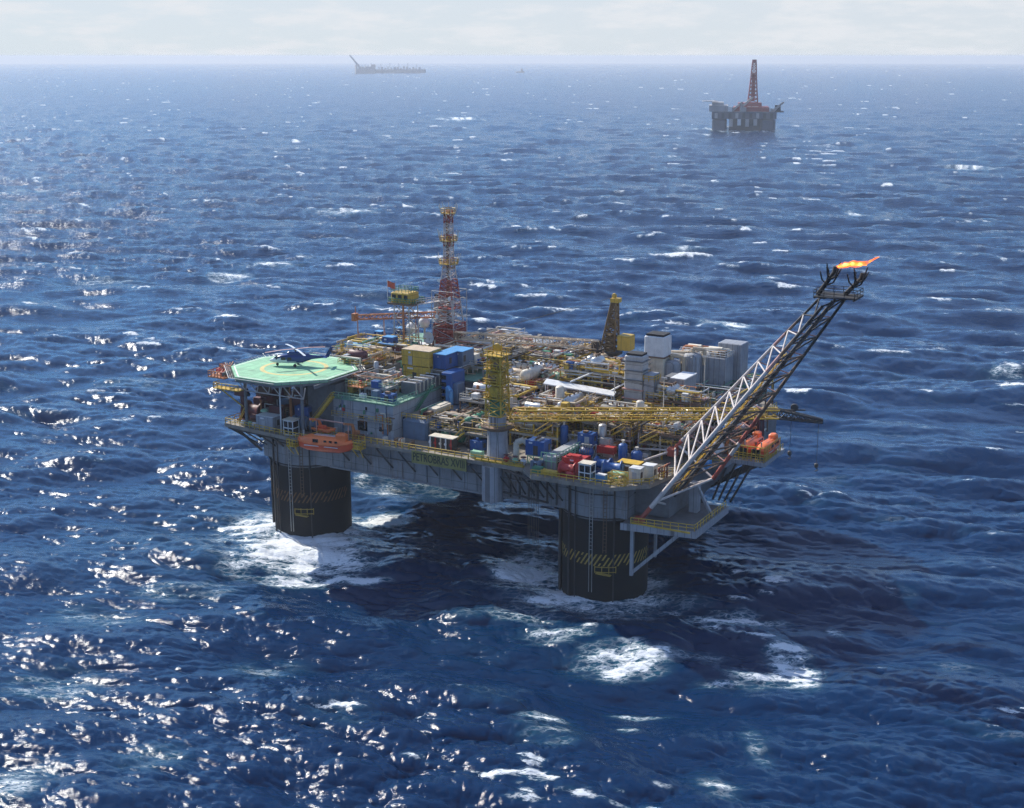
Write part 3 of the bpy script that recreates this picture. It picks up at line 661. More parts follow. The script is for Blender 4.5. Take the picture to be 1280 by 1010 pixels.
# fire monitor platform hanging on the left rim
mp_ = MB(HO).box(-19.2, -14.6, -9.8, -5.2, 33.6, 33.85).build('monitor_platform', 'orange_steel', hd)
m = MB(HO).rail([(-14.8, -9.7, 33.85), (-19.1, -9.7, 33.85), (-19.1, -5.3, 33.85), (-14.8, -5.3, 33.85)], 1.2, .8, .09).rail([(-15, -7, 35.0), (-18.2, -7, 35.0), (-18.2, -5.4, 35.0)], 1, .7, .08)
for k in range(5): m.beam((-15-k*.9, -9.6, 33.9), (-15.6-k*.8, -5.6, 36.6-.3*k), .14)
m.build('guard_rail', 'orange_steel', mp_)
m = MB(HO)
for k in range(9):
    x, y = -15.3-3.4*R.random(), -9.2+3.4*R.random(); m.drum((x, y, 34.3+.8*R.random()), .5+.5*R.random(), .3+.15*R.random(), R.choice('xyz'), 8)
m.build('fire_monitor', 'red_paint', mp_)
MB(HO).box(-15.4, -8.5, -12.6, -10.6, 32.2, 32.4).rail([(-15.3, -10.7, 32.4), (-15.3, -12.5, 32.4), (-8.6, -12.5, 32.4)], 1.1, 1.1, .08).beam((-14.6, -11.5, 32.2), (-10.5, -9, 28), .25).build('access_walkway', 'yellow_paint', hd)
mp_ = MB(HO).box(12.4, 16, -3, 1, 33.8, 34.0).build('monitor_platform', 'orange_steel', hd)
MB(HO).rail([(12.6, -2.9, 34), (15.9, -2.9, 34), (15.9, .9, 34)], 1.1, .9, .08).build('guard_rail', 'yellow_paint', mp_)
MB(HO).drum((14.6, -1.4, 34.6), .8, .35, 'z', 10).drum((13.6, -.4, 34.5), .9, .3, 'x', 10).drum((15.3, .2, 34.5), .7, .4, 'z', 10).build('fire_monitor', 'red_paint', mp_)
MB(HO).box(4.5, 6.6, 12.3, 14.2, HZ-.5, HZ+.7).build('foam_locker', 'cream_paint', hd)

# ================================================================== helicopter parked on the helideck
HEL = (-2.6, -.2, HZ+.01)
hel = thing('helicopter', 'dark blue and white helicopter with four rotor blades parked on the green helideck', 'helicopter', HEL, rz=math.radians(176) - TH)
rings = [(6.0, 1.15, .05, .06, .06), (5.7, 1.15, .38, .28, .28), (5.0, 1.2, .72, .55, .5), (4.2, 1.3, .92, .85, .65), (3.3, 1.45, 1.02, 1.05, .78), (2.0, 1.5, 1.06, 1.12, .85), (0, 1.5, 1.06, 1.15, .85), (-1.2, 1.55, 1.0, 1.15, .82), (-2.2, 1.75, .72, .9, .62), (-3.2, 1.9, .45, .55, .4), (-4.5, 2.0, .32, .36, .3), (-6.2, 2.1, .24, .26, .24), (-6.9, 2.2, .1, .2, .18)]
v = []; n = 20
for x, zc, hw, ht, hb in rings:
    for i in range(n):
        t = 2*PI*i/n; cs, sn = math.cos(t), math.sin(t)
        e = .72; v.append((x, hw*math.copysign(abs(cs)**e, cs), zc + (ht if sn > 0 else hb)*math.copysign(abs(sn)**e, sn)))
fs = []; 
body = MB()
for k in range(len(rings)-1):
    for i in range(n):
        f = [k*n+i, (k+1)*n+i, (k+1)*n+(i+1) % n, k*n+(i+1) % n]
        zc = sum(v[j][2] for j in f)/4; x = sum(v[j][0] for j in f)/4
        body.m = 1 if (zc < 1.72 - (4.6-x)*.15 and x > -1.2) else 0
        body.add([v[j] for j in f], [(0, 1, 2, 3)], True)
fu = body.build('fuselage', ['heli_blue', 'heli_white'], hel)
import bmesh
bm = bmesh.new(); bm.from_mesh(fu.data); bmesh.ops.remove_doubles(bm, verts=bm.verts, dist=1e-4); bmesh.ops.recalc_face_normals(bm, faces=bm.faces); bm.to_mesh(fu.data); bm.free()
MB().lathe((0, 0, 0), [(0.02, 5.05), (.02, 5.05)], 4).build('nose_probe', 'heli_white', fu) if False else None
for s in (-1, 1):
    MB().add([(5.05, s*.55, 1.55), (4.2, s*.96, 1.5), (3.75, s*.98, 2.2), (4.35, s*.55, 2.2)], [(0, 1, 2, 3)]).build('windscreen', 'glass_dark', fu)
    for x in (1.0, 2.3):
        MB().box(x, x+.85, s*1.07-.02, s*1.07+.02, 1.45, 2.05).build('window', 'glass_dark', fu)
    MB().beam((.2, s*1.0, .75), (.2, s*1.35, .45), .14).lathe((.2, s*1.42, .36), [(.3, -.1), (.36, -.05), (.36, .05), (.3, .1)], 12, 'y').build('wheel', 'rubber', hel)
MB().add([(5.02, -.5, 1.6), (5.02, .5, 1.6), (4.4, .5, 2.25), (4.4, -.5, 2.25)], [(0, 1, 2, 3)]).build('windscreen', 'glass_dark', fu)
MB().beam((4.3, 0, .7), (4.3, 0, .4), .12).lathe((4.3, 0, .32), [(.25, -.1), (.31, -.05), (.31, .05), (.25, .1)], 12, 'y').build('wheel', 'rubber', hel)
MB().bbox(-1.6, 2.0, -.62, .62, 2.5, 3.15, .2).bbox(-2.6, -1.4, -.4, .4, 2.3, 2.8, .15).build('engine_cowling', 'heli_blue', hel)
hub = MB().tube((.3, 0, 3.1), (.3, 0, 3.75), .18, n=8).lathe((.3, 0, 3.7), [(.2, -.1), (.45, 0), (.2, .12)], 10).build('rotor_hub', 'dark_steel', hel)
for k in range(4):
    t = math.radians(30 + 90*k); c_, s_ = math.cos(t), math.sin(t); wv = .24
    pts = []
    for d_, dz in ((.4, 0), (3, .02), (6.6, -.22)):
        for e_ in (-wv, wv):
            for h_ in (0, .06): pts.append((.3 + c_*d_ - s_*e_, s_*d_ + c_*e_, 3.68 + dz + h_))
    m = MB(); m.add(pts, [(0, 2, 6, 4), (4, 6, 10, 8), (1, 5, 7, 3), (5, 9, 11, 7), (0, 4, 5, 1), (4, 8, 9, 5), (2, 3, 7, 6), (6, 7, 11, 10), (8, 10, 11, 9), (0, 1, 3, 2)])
    m.build('rotor_blade', ['pink_steel', 'heli_white'][k % 2], hel)
fin = MB().add([(-6.0, -.09, 2.2), (-6.9, -.09, 2.2), (-7.9, -.06, 4.3), (-7.3, -.06, 4.3), (-6.0, .09, 2.2), (-6.9, .09, 2.2), (-7.9, .06, 4.3), (-7.3, .06, 4.3)], [(0, 1, 2, 3), (7, 6, 5, 4), (0, 4, 5, 1), (1, 5, 6, 2), (2, 6, 7, 3), (3, 7, 4, 0)]).build('tail_fin', 'heli_blue', hel)
MB().box(-6.7, -5.9, -1.5, 1.5, 2.12, 2.2).build('tailplane', 'heli_blue', hel)
m = MB()
for k in range(4):
    t = PI/4 + k*PI/2; m.beam((-7.3, .22, 3.5), (-7.3+1.15*math.cos(t), .22, 3.5+1.15*math.sin(t)), .18, .04)
m.build('tail_rotor', 'dark_steel', hel)

GU = random.Random(12)
for k in range(26):
    x, y, z = -12+15*GU.random(), -8+9*GU.random(), D+GU.choice((0, 2.5, 5.5)); w__ = .5+1.1*GU.random()
    MB(AO).bbox(x-w__, x+w__, y-.6, y+.6, z, z+.8+2*GU.random(), .06).build('underdeck_box', GU.choice(['dark_steel', 'maroon', 'brown_steel', 'wall_dark', 'blue_grey', 'maroon', 'ochre']), acc)
for k in range(16):
    x, y = -11+14*GU.random(), -9+8*GU.random(); z = D+2+7*GU.random()
    MB(AO).poly([(x, y, D), (x, y, z), (x+5*(GU.random()-.5), y, z)], .12+.12*GU.random(), 6).build('underdeck_pipe', GU.choice(['brown_steel', 'maroon', 'galvanised', 'dark_steel', 'orange_steel']), acc)

# ================================================================== front pedestal crane (grey pedestal, yellow lattice house, long boom laid to the right)
CA = 49.5, -5.4
CO = (*CA, D)
cr = thing('pedestal_crane', 'tall yellow pedestal crane at the front edge with long boom lying level to the right', 'crane', CO)
MB(CO).lathe((*CA, 0), [(2.35, D), (2.1, D+.5), (1.95, 29.0), (2.0, 30.3)], 24).build('pedestal', 'panel_grey', cr)
pl = MB(CO).lathe((*CA, 0), [(2.2, 30.3), (3.3, 30.9), (3.3, 31.2)], 20).build('slewing_ring', 'brown_steel', cr)
MB(CO).rail([(CA[0]+3.2*math.cos(k*PI/6), CA[1]+3.2*math.sin(k*PI/6), 31.2) for k in range(12)], 1, 1.6, .06, True).build('guard_rail', 'yellow_crane', pl)
MB(CO).lathe((*CA, 0), [(1.75, 31.2), (1.75, 33.2)], 16).build('machinery_drum', 'panel_grey', cr)
tw_ = MB(CO)
def sq(h, z, c=CA): return [(c[0]-h, c[1]-h, z), (c[0]+h, c[1]-h, z), (c[0]+h, c[1]+h, z), (c[0]-h, c[1]+h, z)]
tw_.truss(sq(1.7, 33.2), sq(1.35, 45.0), 7, .2, .11, cross=True)
tw_.build('tower_lattice', 'yellow_crane', cr)
MB(CO).box(CA[0]-1.1, CA[0]+1.1, CA[1]-1.1, CA[1]+1.1, 33.2, 37.0).build('winch_house', 'green_paint', cr)
for z, h in ((36.6, 2.1), (39.4, 2.1), (42.2, 2.0), (44.9, 2.0)):
    pf = MB(CO).box(CA[0]-h, CA[0]+h, CA[1]-h, CA[1]+h, z, z+.18).build('tower_platform', 'yellow_crane', cr)
    MB(CO).rail([p for p in sq(h-.05, z+.18)], 1.0, 1.0, .07, True).build('guard_rail', 'yellow_crane', pf)
MB(CO).bbox(CA[0]-1.0, CA[0]+1.1, CA[1]-1.7, CA[1]+.6, 37.0, 39.0, .2).build('operator_cab', 'yellow_crane', cr)
MB(CO).drum((CA[0]-.5, CA[1]-1.0, 40.6), 1.4, .6, 'x', 12).drum((CA[0]+.6, CA[1]-1.0, 43.2), 1.2, .55, 'x', 12).build('winch_drum', 'brown_steel', cr)
MB(CO).box(CA[0]-1.2, CA[0]+1.2, CA[1]-1.2, CA[1]+1.2, 39.7, 41.7).box(CA[0]-1.1, CA[0]+.4, CA[1]-1.1, CA[1]+1.1, 42.5, 44.4).build('tower_cladding', 'yellow_crane', cr)
MB(CO).tube((CA[0]-.9, CA[1], 45), (CA[0]-.9, CA[1], 47.6), .12, n=5).tube((CA[0]+.9, CA[1], 45), (CA[0]+.9, CA[1], 47.2), .12, n=5).lathe((CA[0], CA[1], 46.3), [(.8, -.12), (.9, 0), (.8, .12)], 14, 'y').tube((CA[0]-.9, CA[1], 46.5), (CA[0]+.9, CA[1], 46.5), .12, n=5).build('sheave_head', 'yellow_crane', cr)
# boom: horizontal, swung round to the right
ux, uy = math.cos(-TH), math.sin(-TH); wx, wy = -uy, ux
def bp_(t, s, z): return (CA[0]+ux*t+wx*s, CA[1]+uy*t+wy*s, z)
bm_ = MB(CO).truss([bp_(2.2, -1.2, 32.2), bp_(2.2, 1.2, 32.2), bp_(3, 1.1, 34.2), bp_(3, -1.1, 34.2)], [bp_(54, -.9, 32.6), bp_(54, .9, 32.6), bp_(54, .9, 34.2), bp_(54, -.9, 34.2)], 22, .17, .075)
bm_.build('boom', 'yellow_crane', cr)
tp = MB(CO).truss([bp_(54, -.9, 32.6), bp_(54, .9, 32.6), bp_(54, .9, 34.2), bp_(54, -.9, 34.2)], [bp_(62.5, -.3, 31.6), bp_(62.5, .3, 31.6), bp_(62.5, .3, 32.2), bp_(62.5, -.3, 32.2)], 6, .2, .1, cross=True)
tp.lathe(bp_(57, 0, 34.6), [(.7, -.3), (.8, 0), (.7, .3)], 12, 'y').beam(bp_(50, -.5, 34.4), bp_(59, -.5, 34.2), .25)
tp.build('boom_tip', 'dark_steel', cr)
MB(CO).beam(bp_(4, .2, 33), bp_(52, .2, 33.2), .7, .07).build('boom_walkway', 'ochre', cr)
for t, z in ((56.5, 26), (61.8, 23.5)):
    MB(CO).tube(bp_(t, 0, 32.4), bp_(t, 0, z), .05, n=4).build('hoist_rope', 'dark_steel', cr)
    MB(CO).drum(bp_(t, 0, z-.5), .6, .4, 'z', 8).poly([bp_(t, 0, z-1), bp_(t+.3, 0, z-1.4), bp_(t, 0, z-1.7), bp_(t-.2, 0, z-1.5)], .1, 5).build('hook_block', 'dark_steel', cr)
for s in (-.6, .6):
    MB(CO).tube((CA[0]+s, CA[1], 46.4), bp_(46, s, 34.4), .045, n=4).build('pendant_rope', 'dark_steel', cr)

# ================================================================== rear crane (dark tower, tan boom to the left)
RA = (47, 50); RO = (*RA, D)
rc = thing('pedestal_crane', 'dark brown crane behind the process deck with ochre machinery house and thin tan boom', 'crane', RO)
MB(RO).lathe((*RA, 0), [(1.9, D), (1.8, 34)], 20).build('pedestal', 'brown_steel', rc)
MB(RO).lathe((*RA, 0), [(2.0, 34), (3.0, 34.6), (3.0, 35.2)], 20).build('slewing_ring', 'dark_steel', rc)
hb = MB(RO).truss([(RA[0]-1.7, RA[1]-1.3, 35.2), (RA[0]+1.8, RA[1]-1.3, 35.2), (RA[0]+1.8, RA[1]+1.3, 35.2), (RA[0]-1.7, RA[1]+1.3, 35.2)], [(RA[0]+.6, RA[1]-.7, 46.4), (RA[0]+1.7, RA[1]-.7, 46.4), (RA[0]+1.7, RA[1]+.7, 46.4), (RA[0]+.6, RA[1]+.7, 46.4)], 8, .22, .13, cross=True)
hb.build('gantry_tower', 'khaki', rc)
MB(RO).box(RA[0]-.6, RA[0]+1.2, RA[1]-.8, RA[1]+.8, 35.2, 39.0).box(RA[0]+.2, RA[0]+1.4, RA[1]-.5, RA[1]+.5, 40.5, 42.5).build('machinery_core', 'khaki', rc)
MB(RO).box(RA[0]+.4, RA[0]+2.4, RA[1]-.9, RA[1]+.9, 46.4, 47.3).lathe((RA[0]+1, RA[1], 47.8), [(.5, -.3), (.6, 0), (.5, .3)], 12, 'y').build('sheave_head', 'ochre', rc)
MB(RO).bbox(RA[0]+2.6, RA[0]+5.6, RA[1]-1.6, RA[1]+1.6, 35.8, 39.2, .15).build('counterweight_house', 'ochre', rc)
MB(RO).bbox(RA[0]-3.4, RA[0]-1.6, RA[1]-2.6, RA[1]-.8, 35.2, 37.6, .2).build('operator_cab', 'dark_steel', rc)
e0 = (18.5, 30.5)
dv = Vector((e0[0]-RA[0], e0[1]-RA[1], 0)).normalized(); sv = Vector((-dv.y, dv.x, 0))
def rb(t, s, z): v = Vector((RA[0], RA[1], z)) + dv*t + sv*s; return tuple(v)
MB(RO).truss([rb(2, -.9, 35.6), rb(2, .9, 35.6), rb(2.5, .9, 37.4), rb(2.5, -.9, 37.4)], [rb(35, -.5, 38.6), rb(35, .5, 38.6), rb(34.5, .5, 40.0), rb(34.5, -.5, 40.0)], 20, .15, .065).build('boom', 'tan_lagging', rc)
MB(RO).box(e0[0]-.6, e0[0]+.6, e0[1]-.6, e0[1]+.6, 38.4, 40.1).build('boom_tip', 'brown_steel', rc)
for s in (-.5, .5): MB(RO).tube((RA[0]+.6, RA[1]+s, 47.4), rb(30, s, 39.6), .04, n=4).build('pendant_rope', 'dark_steel', rc)

# ================================================================== left service crane with rusty boom on a rest
LO = (-5, 27, 32.7)
lc = thing('service_crane', 'small rust orange crane boom on thin posts at the left of the upper deck', 'crane', LO)
MB(LO).truss([(-6.5, 26.2, 41.2), (-6.5, 27.2, 41.2), (-6.5, 27.2, 42.2), (-6.5, 26.2, 42.2)], [(12.5, 38.2, 41.6), (12.5, 39.2, 41.6), (12.5, 39.2, 42.9), (12.5, 38.2, 42.9)], 14, .13, .08).build('boom', 'orange_steel', lc)
for t in (0, .28, .62):
    a, b_ = -6+18*t, 26.7+11.8*t
    MB(LO).tube((a, b_, 32.7), (a, b_, 41.3), .16, n=6).tube((a+1.3, b_+.8, 32.7), (a, b_, 39), .09, n=4).build('post', 'pink_steel', lc)
MB(LO).box(-7.2, -6.2, 26, 27.4, 40.9, 42.6).tube((-6.6, 26.8, 42.4), (-6.6, 26.8, 44.2), .1, n=4).build('boom_head', 'orange_steel', lc)
MB(LO).tube((-5, 26.8, 42.2), (10.5, 37, 46.5), .05, n=4).build('pendant_rope', 'dark_steel', lc)

# ================================================================== red and white antenna mast
MA = (12.6, 36.8); MO = (*MA, 32.7)
ms = thing('antenna_mast', 'tall red and white lattice antenna mast with aerial platforms rising from a rusty red base', 'mast', MO)
def sqm(h, z): return sq(h, z, MA)
MB(MO).truss(sqm(2.6, 32.7), sqm(2.5, 35.6), 2, .25, .14, cross=True).build('leg_frame', 'galvanised', ms)
bs = MB(MO).truss(sqm(2.75, 35.4), sqm(2.55, 40.6), 3, .25, .16, cross=True)
bs.box(MA[0]-2.3, MA[0]+2.3, MA[1]-2.3, MA[1]+2.3, 35.4, 35.65)
bs.build('base_frame', 'red_mast', ms)
bx = MB(MO)
for k in range(5):
    for s in (-1, 1): bx.box(MA[0]-2.4+k*1.0, MA[0]-2.4+k*1.0+.75, MA[1]+s*2.3-.05, MA[1]+s*2.3+.05, 35.7+.2*(k % 2), 39.6-.3*(k % 3)); bx.box(MA[0]+s*2.3-.05, MA[0]+s*2.3+.05, MA[1]-2.4+k*1.0, MA[1]-2.4+k*1.0+.75, 35.7, 39.8-.3*(k % 2))
bx.build('base_cladding', 'red_mast', ms)
hs = [(40.6, 2.3), (43.6, 2.0), (46.2, 1.75), (48.6, 1.5), (50.6, 1.3), (53.2, 1.0), (55.6, .82), (58.2, .8), (60.8, .76), (63.4, .72), (66.2, .68)]
cs_ = ['boom_pale', 'boom_pale', 'red_mast', 'red_mast', 'boom_pale', 'pink_steel', 'boom_pale', 'red_mast', 'boom_pale', 'red_mast']
for k in range(len(hs)-1):
    MB(MO).truss(sqm(hs[k][1], hs[k][0]), sqm(hs[k+1][1], hs[k+1][0]), 2, .19 if k < 4 else .16, .1 if k < 4 else .08, cross=True).build('lattice_section', cs_[k], ms)
MB(MO).truss(sqm(2.9, 35.4), sqm(2.9, 48.2), 6, .09, .05).build('ladder_cage', 'galvanised', ms)
MB(MO).tube((MA[0]-.3, MA[1], 35.6), (MA[0]-.3, MA[1], 64), .35, n=6).build('cable_riser', 'brown_steel', ms)
for z, h in ((44.0, 2.6), (54.2, 2.2), (59.4, 2.0), (65.6, 1.7)):
    pf = MB(MO).lathe((*MA, 0), [(h, z), (h, z+.15)], 10).build('aerial_platform', 'red_mast' if z < 50 else 'ochre', ms)
    m = MB(MO).rail([(MA[0]+h*math.cos(k*PI/4), MA[1]+h*math.sin(k*PI/4), z+.15) for k in range(8)], 1.0, 1.0, .06, True)
    m.build('guard_rail', 'red_mast' if z < 50 else 'ochre', pf)
    if z > 50:
        for k in range(9):
            t = k*2*PI/9+z; rr_ = h*.95
            MB(MO).tube((MA[0]+rr_*math.cos(t), MA[1]+rr_*math.sin(t), z-.8*R.random()), (MA[0]+(rr_+.6)*math.cos(t), MA[1]+(rr_+.6)*math.sin(t), z+1.6+R.random()), .07, n=4).tube((MA[0]+.6*math.cos(t), MA[1]+.6*math.sin(t), z-1.2), (MA[0]+rr_*math.cos(t), MA[1]+rr_*math.sin(t), z), .07, n=4).build('aerial', 'cream_paint', pf)
for (dx, dy, z, r_) in ((-1.5, -2.9, 42.4, .5), (1.9, -2.9, 46.7, .45), (-1.3, -2.2, 50.5, .4)):
    MB(MO).lathe((MA[0]+dx, MA[1]+dy, z), [(.05, .25), (r_*.7, .1), (r_, -.15), (r_*.97, -.2)], 14, 'y').build('dish', 'white_paint', ms)
dish = thing('satellite_dish', 'round white dish at the left foot of the red and white mast', 'satellite dish', (9.2, 33.2, 35.2))
m = MB().lathe((0, 0, 2.1), [(.05, .5), (.6, .42), (1.1, .2), (1.45, -.15), (1.4, -.18), (1.05, .12), (.05, .4)], 20, 'y'); m.build('reflector', 'white_paint', dish)
MB().tube((0, .4, 0), (0, .4, 1.9), .2, n=8).tube((0, .5, 1.2), (0, .1, 2.0), .12, n=6).tube((0, -.1, 2.1), (0, -.9, 2.3), .05, n=4).build('stand', 'galvanised', dish)

# ================================================================== look-out cabin on lattice legs, flag
TA = (3.6, 32.4); TO = (*TA, 32.7)
lk = thing('lookout_tower', 'yellow brown cabin with railed roof raised high on thin lattice legs left of the mast', 'tower', TO)
MB(TO).truss([(TA[0]-2.2, TA[1]-2, 32.7), (TA[0]+2.2, TA[1]-2, 32.7), (TA[0]+2.2, TA[1]+2, 32.7), (TA[0]-2.2, TA[1]+2, 32.7)], [(TA[0]-2, TA[1]-1.8, 45), (TA[0]+2, TA[1]-1.8, 45), (TA[0]+2, TA[1]+1.8, 45), (TA[0]-2, TA[1]+1.8, 45)], 4, .16, .09, cross=True).build('leg_frame', 'galvanised', lk)
MB(TO).tube((TA[0]+.6, TA[1]-2, 32.7), (TA[0]+.6, TA[1]-2, 45), .28, n=6).build('cable_riser', 'orange_steel', lk)
MB(TO).box(TA[0]-3.4, TA[0]+3.6, TA[1]-2.6, TA[1]+2.6, 44.9, 45.3).build('floor', 'brown_steel', lk)
MB(TO).bbox(TA[0]-2.7, TA[0]+2.3, TA[1]-2.1, TA[1]+2.1, 45.3, 47.7, .2).build('cabin', 'ochre', lk)
m = MB(TO)
for k in range(3): m.box(TA[0]-2.3+k*1.6, TA[0]-1.3+k*1.6, TA[1]-2.14, TA[1]-2.05, 46.2, 47.2)
m.build('window', 'glass_dark', lk)
MB(TO).rail([(TA[0]-3.3, TA[1]-2.5, 45.3), (TA[0]+3.5, TA[1]-2.5, 45.3), (TA[0]+3.5, TA[1]+2.5, 45.3), (TA[0]-3.3, TA[1]+2.5, 45.3)], 1.1, .9, .08, True).rail([(TA[0]-2.6, TA[1]-2, 47.7), (TA[0]+2.2, TA[1]-2, 47.7), (TA[0]+2.2, TA[1]+2, 47.7), (TA[0]-2.6, TA[1]+2, 47.7)], 1.0, .9, .07, True).build('guard_rail', 'green_paint', lk)
MB(TO).beam((TA[0]+3.5, TA[1]-.5, 45.1), (TA[0]+8.4, TA[1]+2.5, 45.9), .9, .2).rail([(TA[0]+3.5, TA[1]-1, 45.3), (TA[0]+8.4, TA[1]+2, 46.1)], 1, 1.2, .07).build('bridge', 'boom_pale', lk)
for k in range(5): MB(TO).tube((TA[0]-2+k, TA[1]-1, 47.7), (TA[0]-2+k, TA[1]-1, 49.2+R.random()), .05, n=4).build('aerial', 'galvanised', lk)
fl = thing('flag', 'small red flag on a pole at the corner of the raised look-out cabin', 'flag', (TA[0]-3.3, TA[1]-2.5, 45.3))
MB().tube((0, 0, 0), (0, 0, 5.2), .07, n=5).build('pole', 'white_paint', fl)
m = MB(); vs = []
for i in range(9):
    for z in (3.6, 5.0): vs.append((.08+i*.24, .18*math.sin(i*.9), z - .05*i))
m.add(vs, [(2*i, 2*i+2, 2*i+3, 2*i+1) for i in range(8)], True); m.build('cloth', 'flag_red', fl)
ex = thing('exhaust_casing', 'tall plain grey exhaust casing close behind the left side of the red mast', 'exhaust stack', (6.0, 44, 32.7))
MB().bbox(-1.4, 1.4, -1.4, 1.4, 0, 12.2, .15).build('casing', 'panel_grey', ex); MB().box(-1.2, 1.2, -1.2, 1.2, 12.2, 12.9).build('outlet', 'soot_black', ex)
MB().rail([(-1.7, -1.7, 6), (1.7, -1.7, 6), (1.7, 1.7, 6)], 1.1, 1.1, .06).box(-1.8, 1.8, -1.8, -1.4, 5.8, 6).build('platform', 'galvanised', ex)

# ================================================================== flare boom
FO = (81, 0, 17.3)
fb = thing('flare_boom', 'long three chord lattice flare boom slanting up to the right with a sooty black head', 'flare boom', FO)
A0, B0, C0 = Vector((80.3, 8.1, 27)), Vector((80.4, -7.4, 17.4)), Vector((90.2, 4.0, 24))
A1, B1, C1 = Vector((108.6, 3.0, 59.6)), Vector((111.0, -3.2, 59.4)), Vector((113.5, 2.0, 60.3))
NB = 14
MAT_T = ['red_mast', 'boom_pale', 'boom_pale', 'boom_pale', 'boom_pale', 'boom_pale', 'boom_pale', 'boom_pale', 'boom_pale', 'boom_pale', 'pink_steel', 'brown_steel', 'dark_steel', 'soot_black']
for nm, p, q_, rad in (('chord', A0, A1, .38), ('chord', B0, B1, .46), ('chord', C0, C1, .4)):
    m = MB(FO); mats = []
    for k in range(NB):
        m.m = k; m.tube(p.lerp(q_, k/NB), p.lerp(q_, (k+1)/NB), rad*(1-.4*k/NB), rad*(1-.4*(k+1)/NB), 8, caps=k in (0, NB-1))
    MT = list(MAT_T)
    if p is C0: MT = ['red_mast', 'red_mast', 'boom_pale', 'red_mast', 'red_mast', 'brown_steel', 'brown_steel', 'brown_steel', 'brown_steel', 'dark_steel', 'dark_steel'] + ['soot_black']*3
    m.build(nm, MT, fb)
nb_ = 10
BB = B0.lerp(B1, .17); AA = A0.lerp(A1, .02)
for X0, X1, Y0, Y1, mtl in ((AA, A1, BB, B1, 'boom_pale'), (BB, B1, C0, C1, 'brown_steel'), (C0, C1, AA, A1, 'pink_steel')):  # sunlit face pale, shaded face brown: light and shade put into brace colours
    for k in range(nb_):
        t0, t1 = k/nb_, (k+1)/nb_; tm_ = (t0+t1)/2
        xa, xb = X0.lerp(X1, t0), X0.lerp(X1, t1)
        m_ = MB(FO); rb2 = .19*(1-.25*t0)
        if mtl == 'boom_pale':
            y_ = Y0.lerp(Y1, tm_); m_.tube(xa, y_, rb2, n=5, caps=False).tube(y_, xb, rb2, n=5, caps=False)
        elif mtl == 'brown_steel':
            m_.tube(xa, Y0.lerp(Y1, t1), rb2, n=5, caps=False).tube(xb, Y0.lerp(Y1, t1), rb2, n=5, caps=False)
        else:
            m_.tube(xb, Y0.lerp(Y1, t1), rb2*.8, n=5, caps=False)
        m_.build('brace', 'soot_black' if k > 8 else ('dark_steel' if k > 6 and mtl == 'brown_steel' else mtl), fb)
# yellow walkway and gas pipes inside
mid0, mid1 = A0*.12+B0*.46+C0*.42, A1*.1+B1*.45+C1*.45
wk = MB(FO); mm = MB(FO)
up = (A0-C0).normalized()*.0
wk.beam(mid0.lerp(mid1, .0), mid0.lerp(mid1, .72), 1.5, .2)
for s in (-.6, .6): wk.tube(mid0 + Vector((0, s, 1.0)), mid0.lerp(mid1, .72) + Vector((0, s, 1.0)), .09, n=4)
for k in range(20): wk.tube(mid0.lerp(mid1, k/27.7) + Vector((0, -.6, 0)), mid0.lerp(mid1, k/27.7) + Vector((0, -.6, 1)), .07, n=4)
wk.build('walkway', 'yellow_paint', fb)
for k, s in enumerate((-1.5, 1.4)):
    MB(FO).tube(mid0 + Vector((.6, s, .2)), mid1 + Vector((.2, s*.6, .2)), .26, n=6).build('gas_pipe', ['dark_steel', 'brown_steel'][k], fb)
HD = MB(FO)
HD.prism([(109.2, -3.0), (116.2, -2.6), (116.2, 2.8), (109.2, 3.2)], 60.7, 60.88)
for k in range(5): HD.beam((109.4+1.65*k, -2.8, 60.6), (109.4+1.65*k, 3, 60.6), .22)
HD.build('head_platform', 'soot_black', fb)
MB(FO).rail([(109.3, -2.9, 60.9), (116.1, -2.5, 60.9), (116.1, 2.7, 60.9), (109.3, 3.1, 60.9)], 1.1, 1.6, .06, True).build('guard_rail', 'soot_black', fb)
for (p, q_, lit) in (((109.6, -1.5, 61), (112.2, -1.0, 65.2), 1), ((113.6, .8, 61), (116.4, .6, 64.2), 0)):
    p, q_ = Vector(p), Vector(q_)
    br = MB(FO).tube(p, q_, .42, .34, 8).tube(q_, q_ + Vector((0, 0, .7)), .55, .4, 8).build('burner', 'soot_black', fb)
    m = MB(FO)
    for k in range(9):
        t = k*2*PI/9; f = .35+.5*((k*4) % 9)/9; s_ = p.lerp(q_, f)
        o1 = s_ + Vector((1.1*math.cos(t)+.4, 1.1*math.sin(t), .7)); o2 = o1 + Vector((.55*math.cos(t)+.2, .5*math.sin(t), 1.4))
        m.tube(s_, o1, .13, n=5).tube(o1, o2, .17, .11, n=5)
    m.build('burner_arm', 'soot_black', br)
m = MB(FO)
for p, q_ in ((A0, (72, 9, 26)), (A0, (75, 3, 25)), (A0, (73, 14, 26.5)), ((72, 9, 26), (75, 3, 25)), ((72, 9, 26), (73, 14, 26.5)), (A0, (81, 8.4, 24.6)), (B0.lerp(B1, .1), (84, 2, 18)), (B0.lerp(B1, .1), (88, 3, 23)), (C0, (87, 3.3, 22.8)), (A0, (82, 15, 25)), (A0.lerp(A1, .04), C0), (B0.lerp(B1, .1), C0)):
    m.tube(p, q_, .22, n=6)
m.build('root_strut', 'boom_pale', fb)
MB(FO).bbox(79.6, 81.4, -8.2, -6.6, 16.9+.45, 18.4, .2).bbox(79.4, 81.2, 7.2, 9, 26, 27.6, .2).build('foot_pin', 'red_mast', fb)
FLO = (112.4, -1, 65.6)
flm = thing('flare_flame', 'bright orange gas flame blowing to the right from the black flare head', 'flame', FLO)
prof = []
m = MB(FLO); n = 12; rgs = []
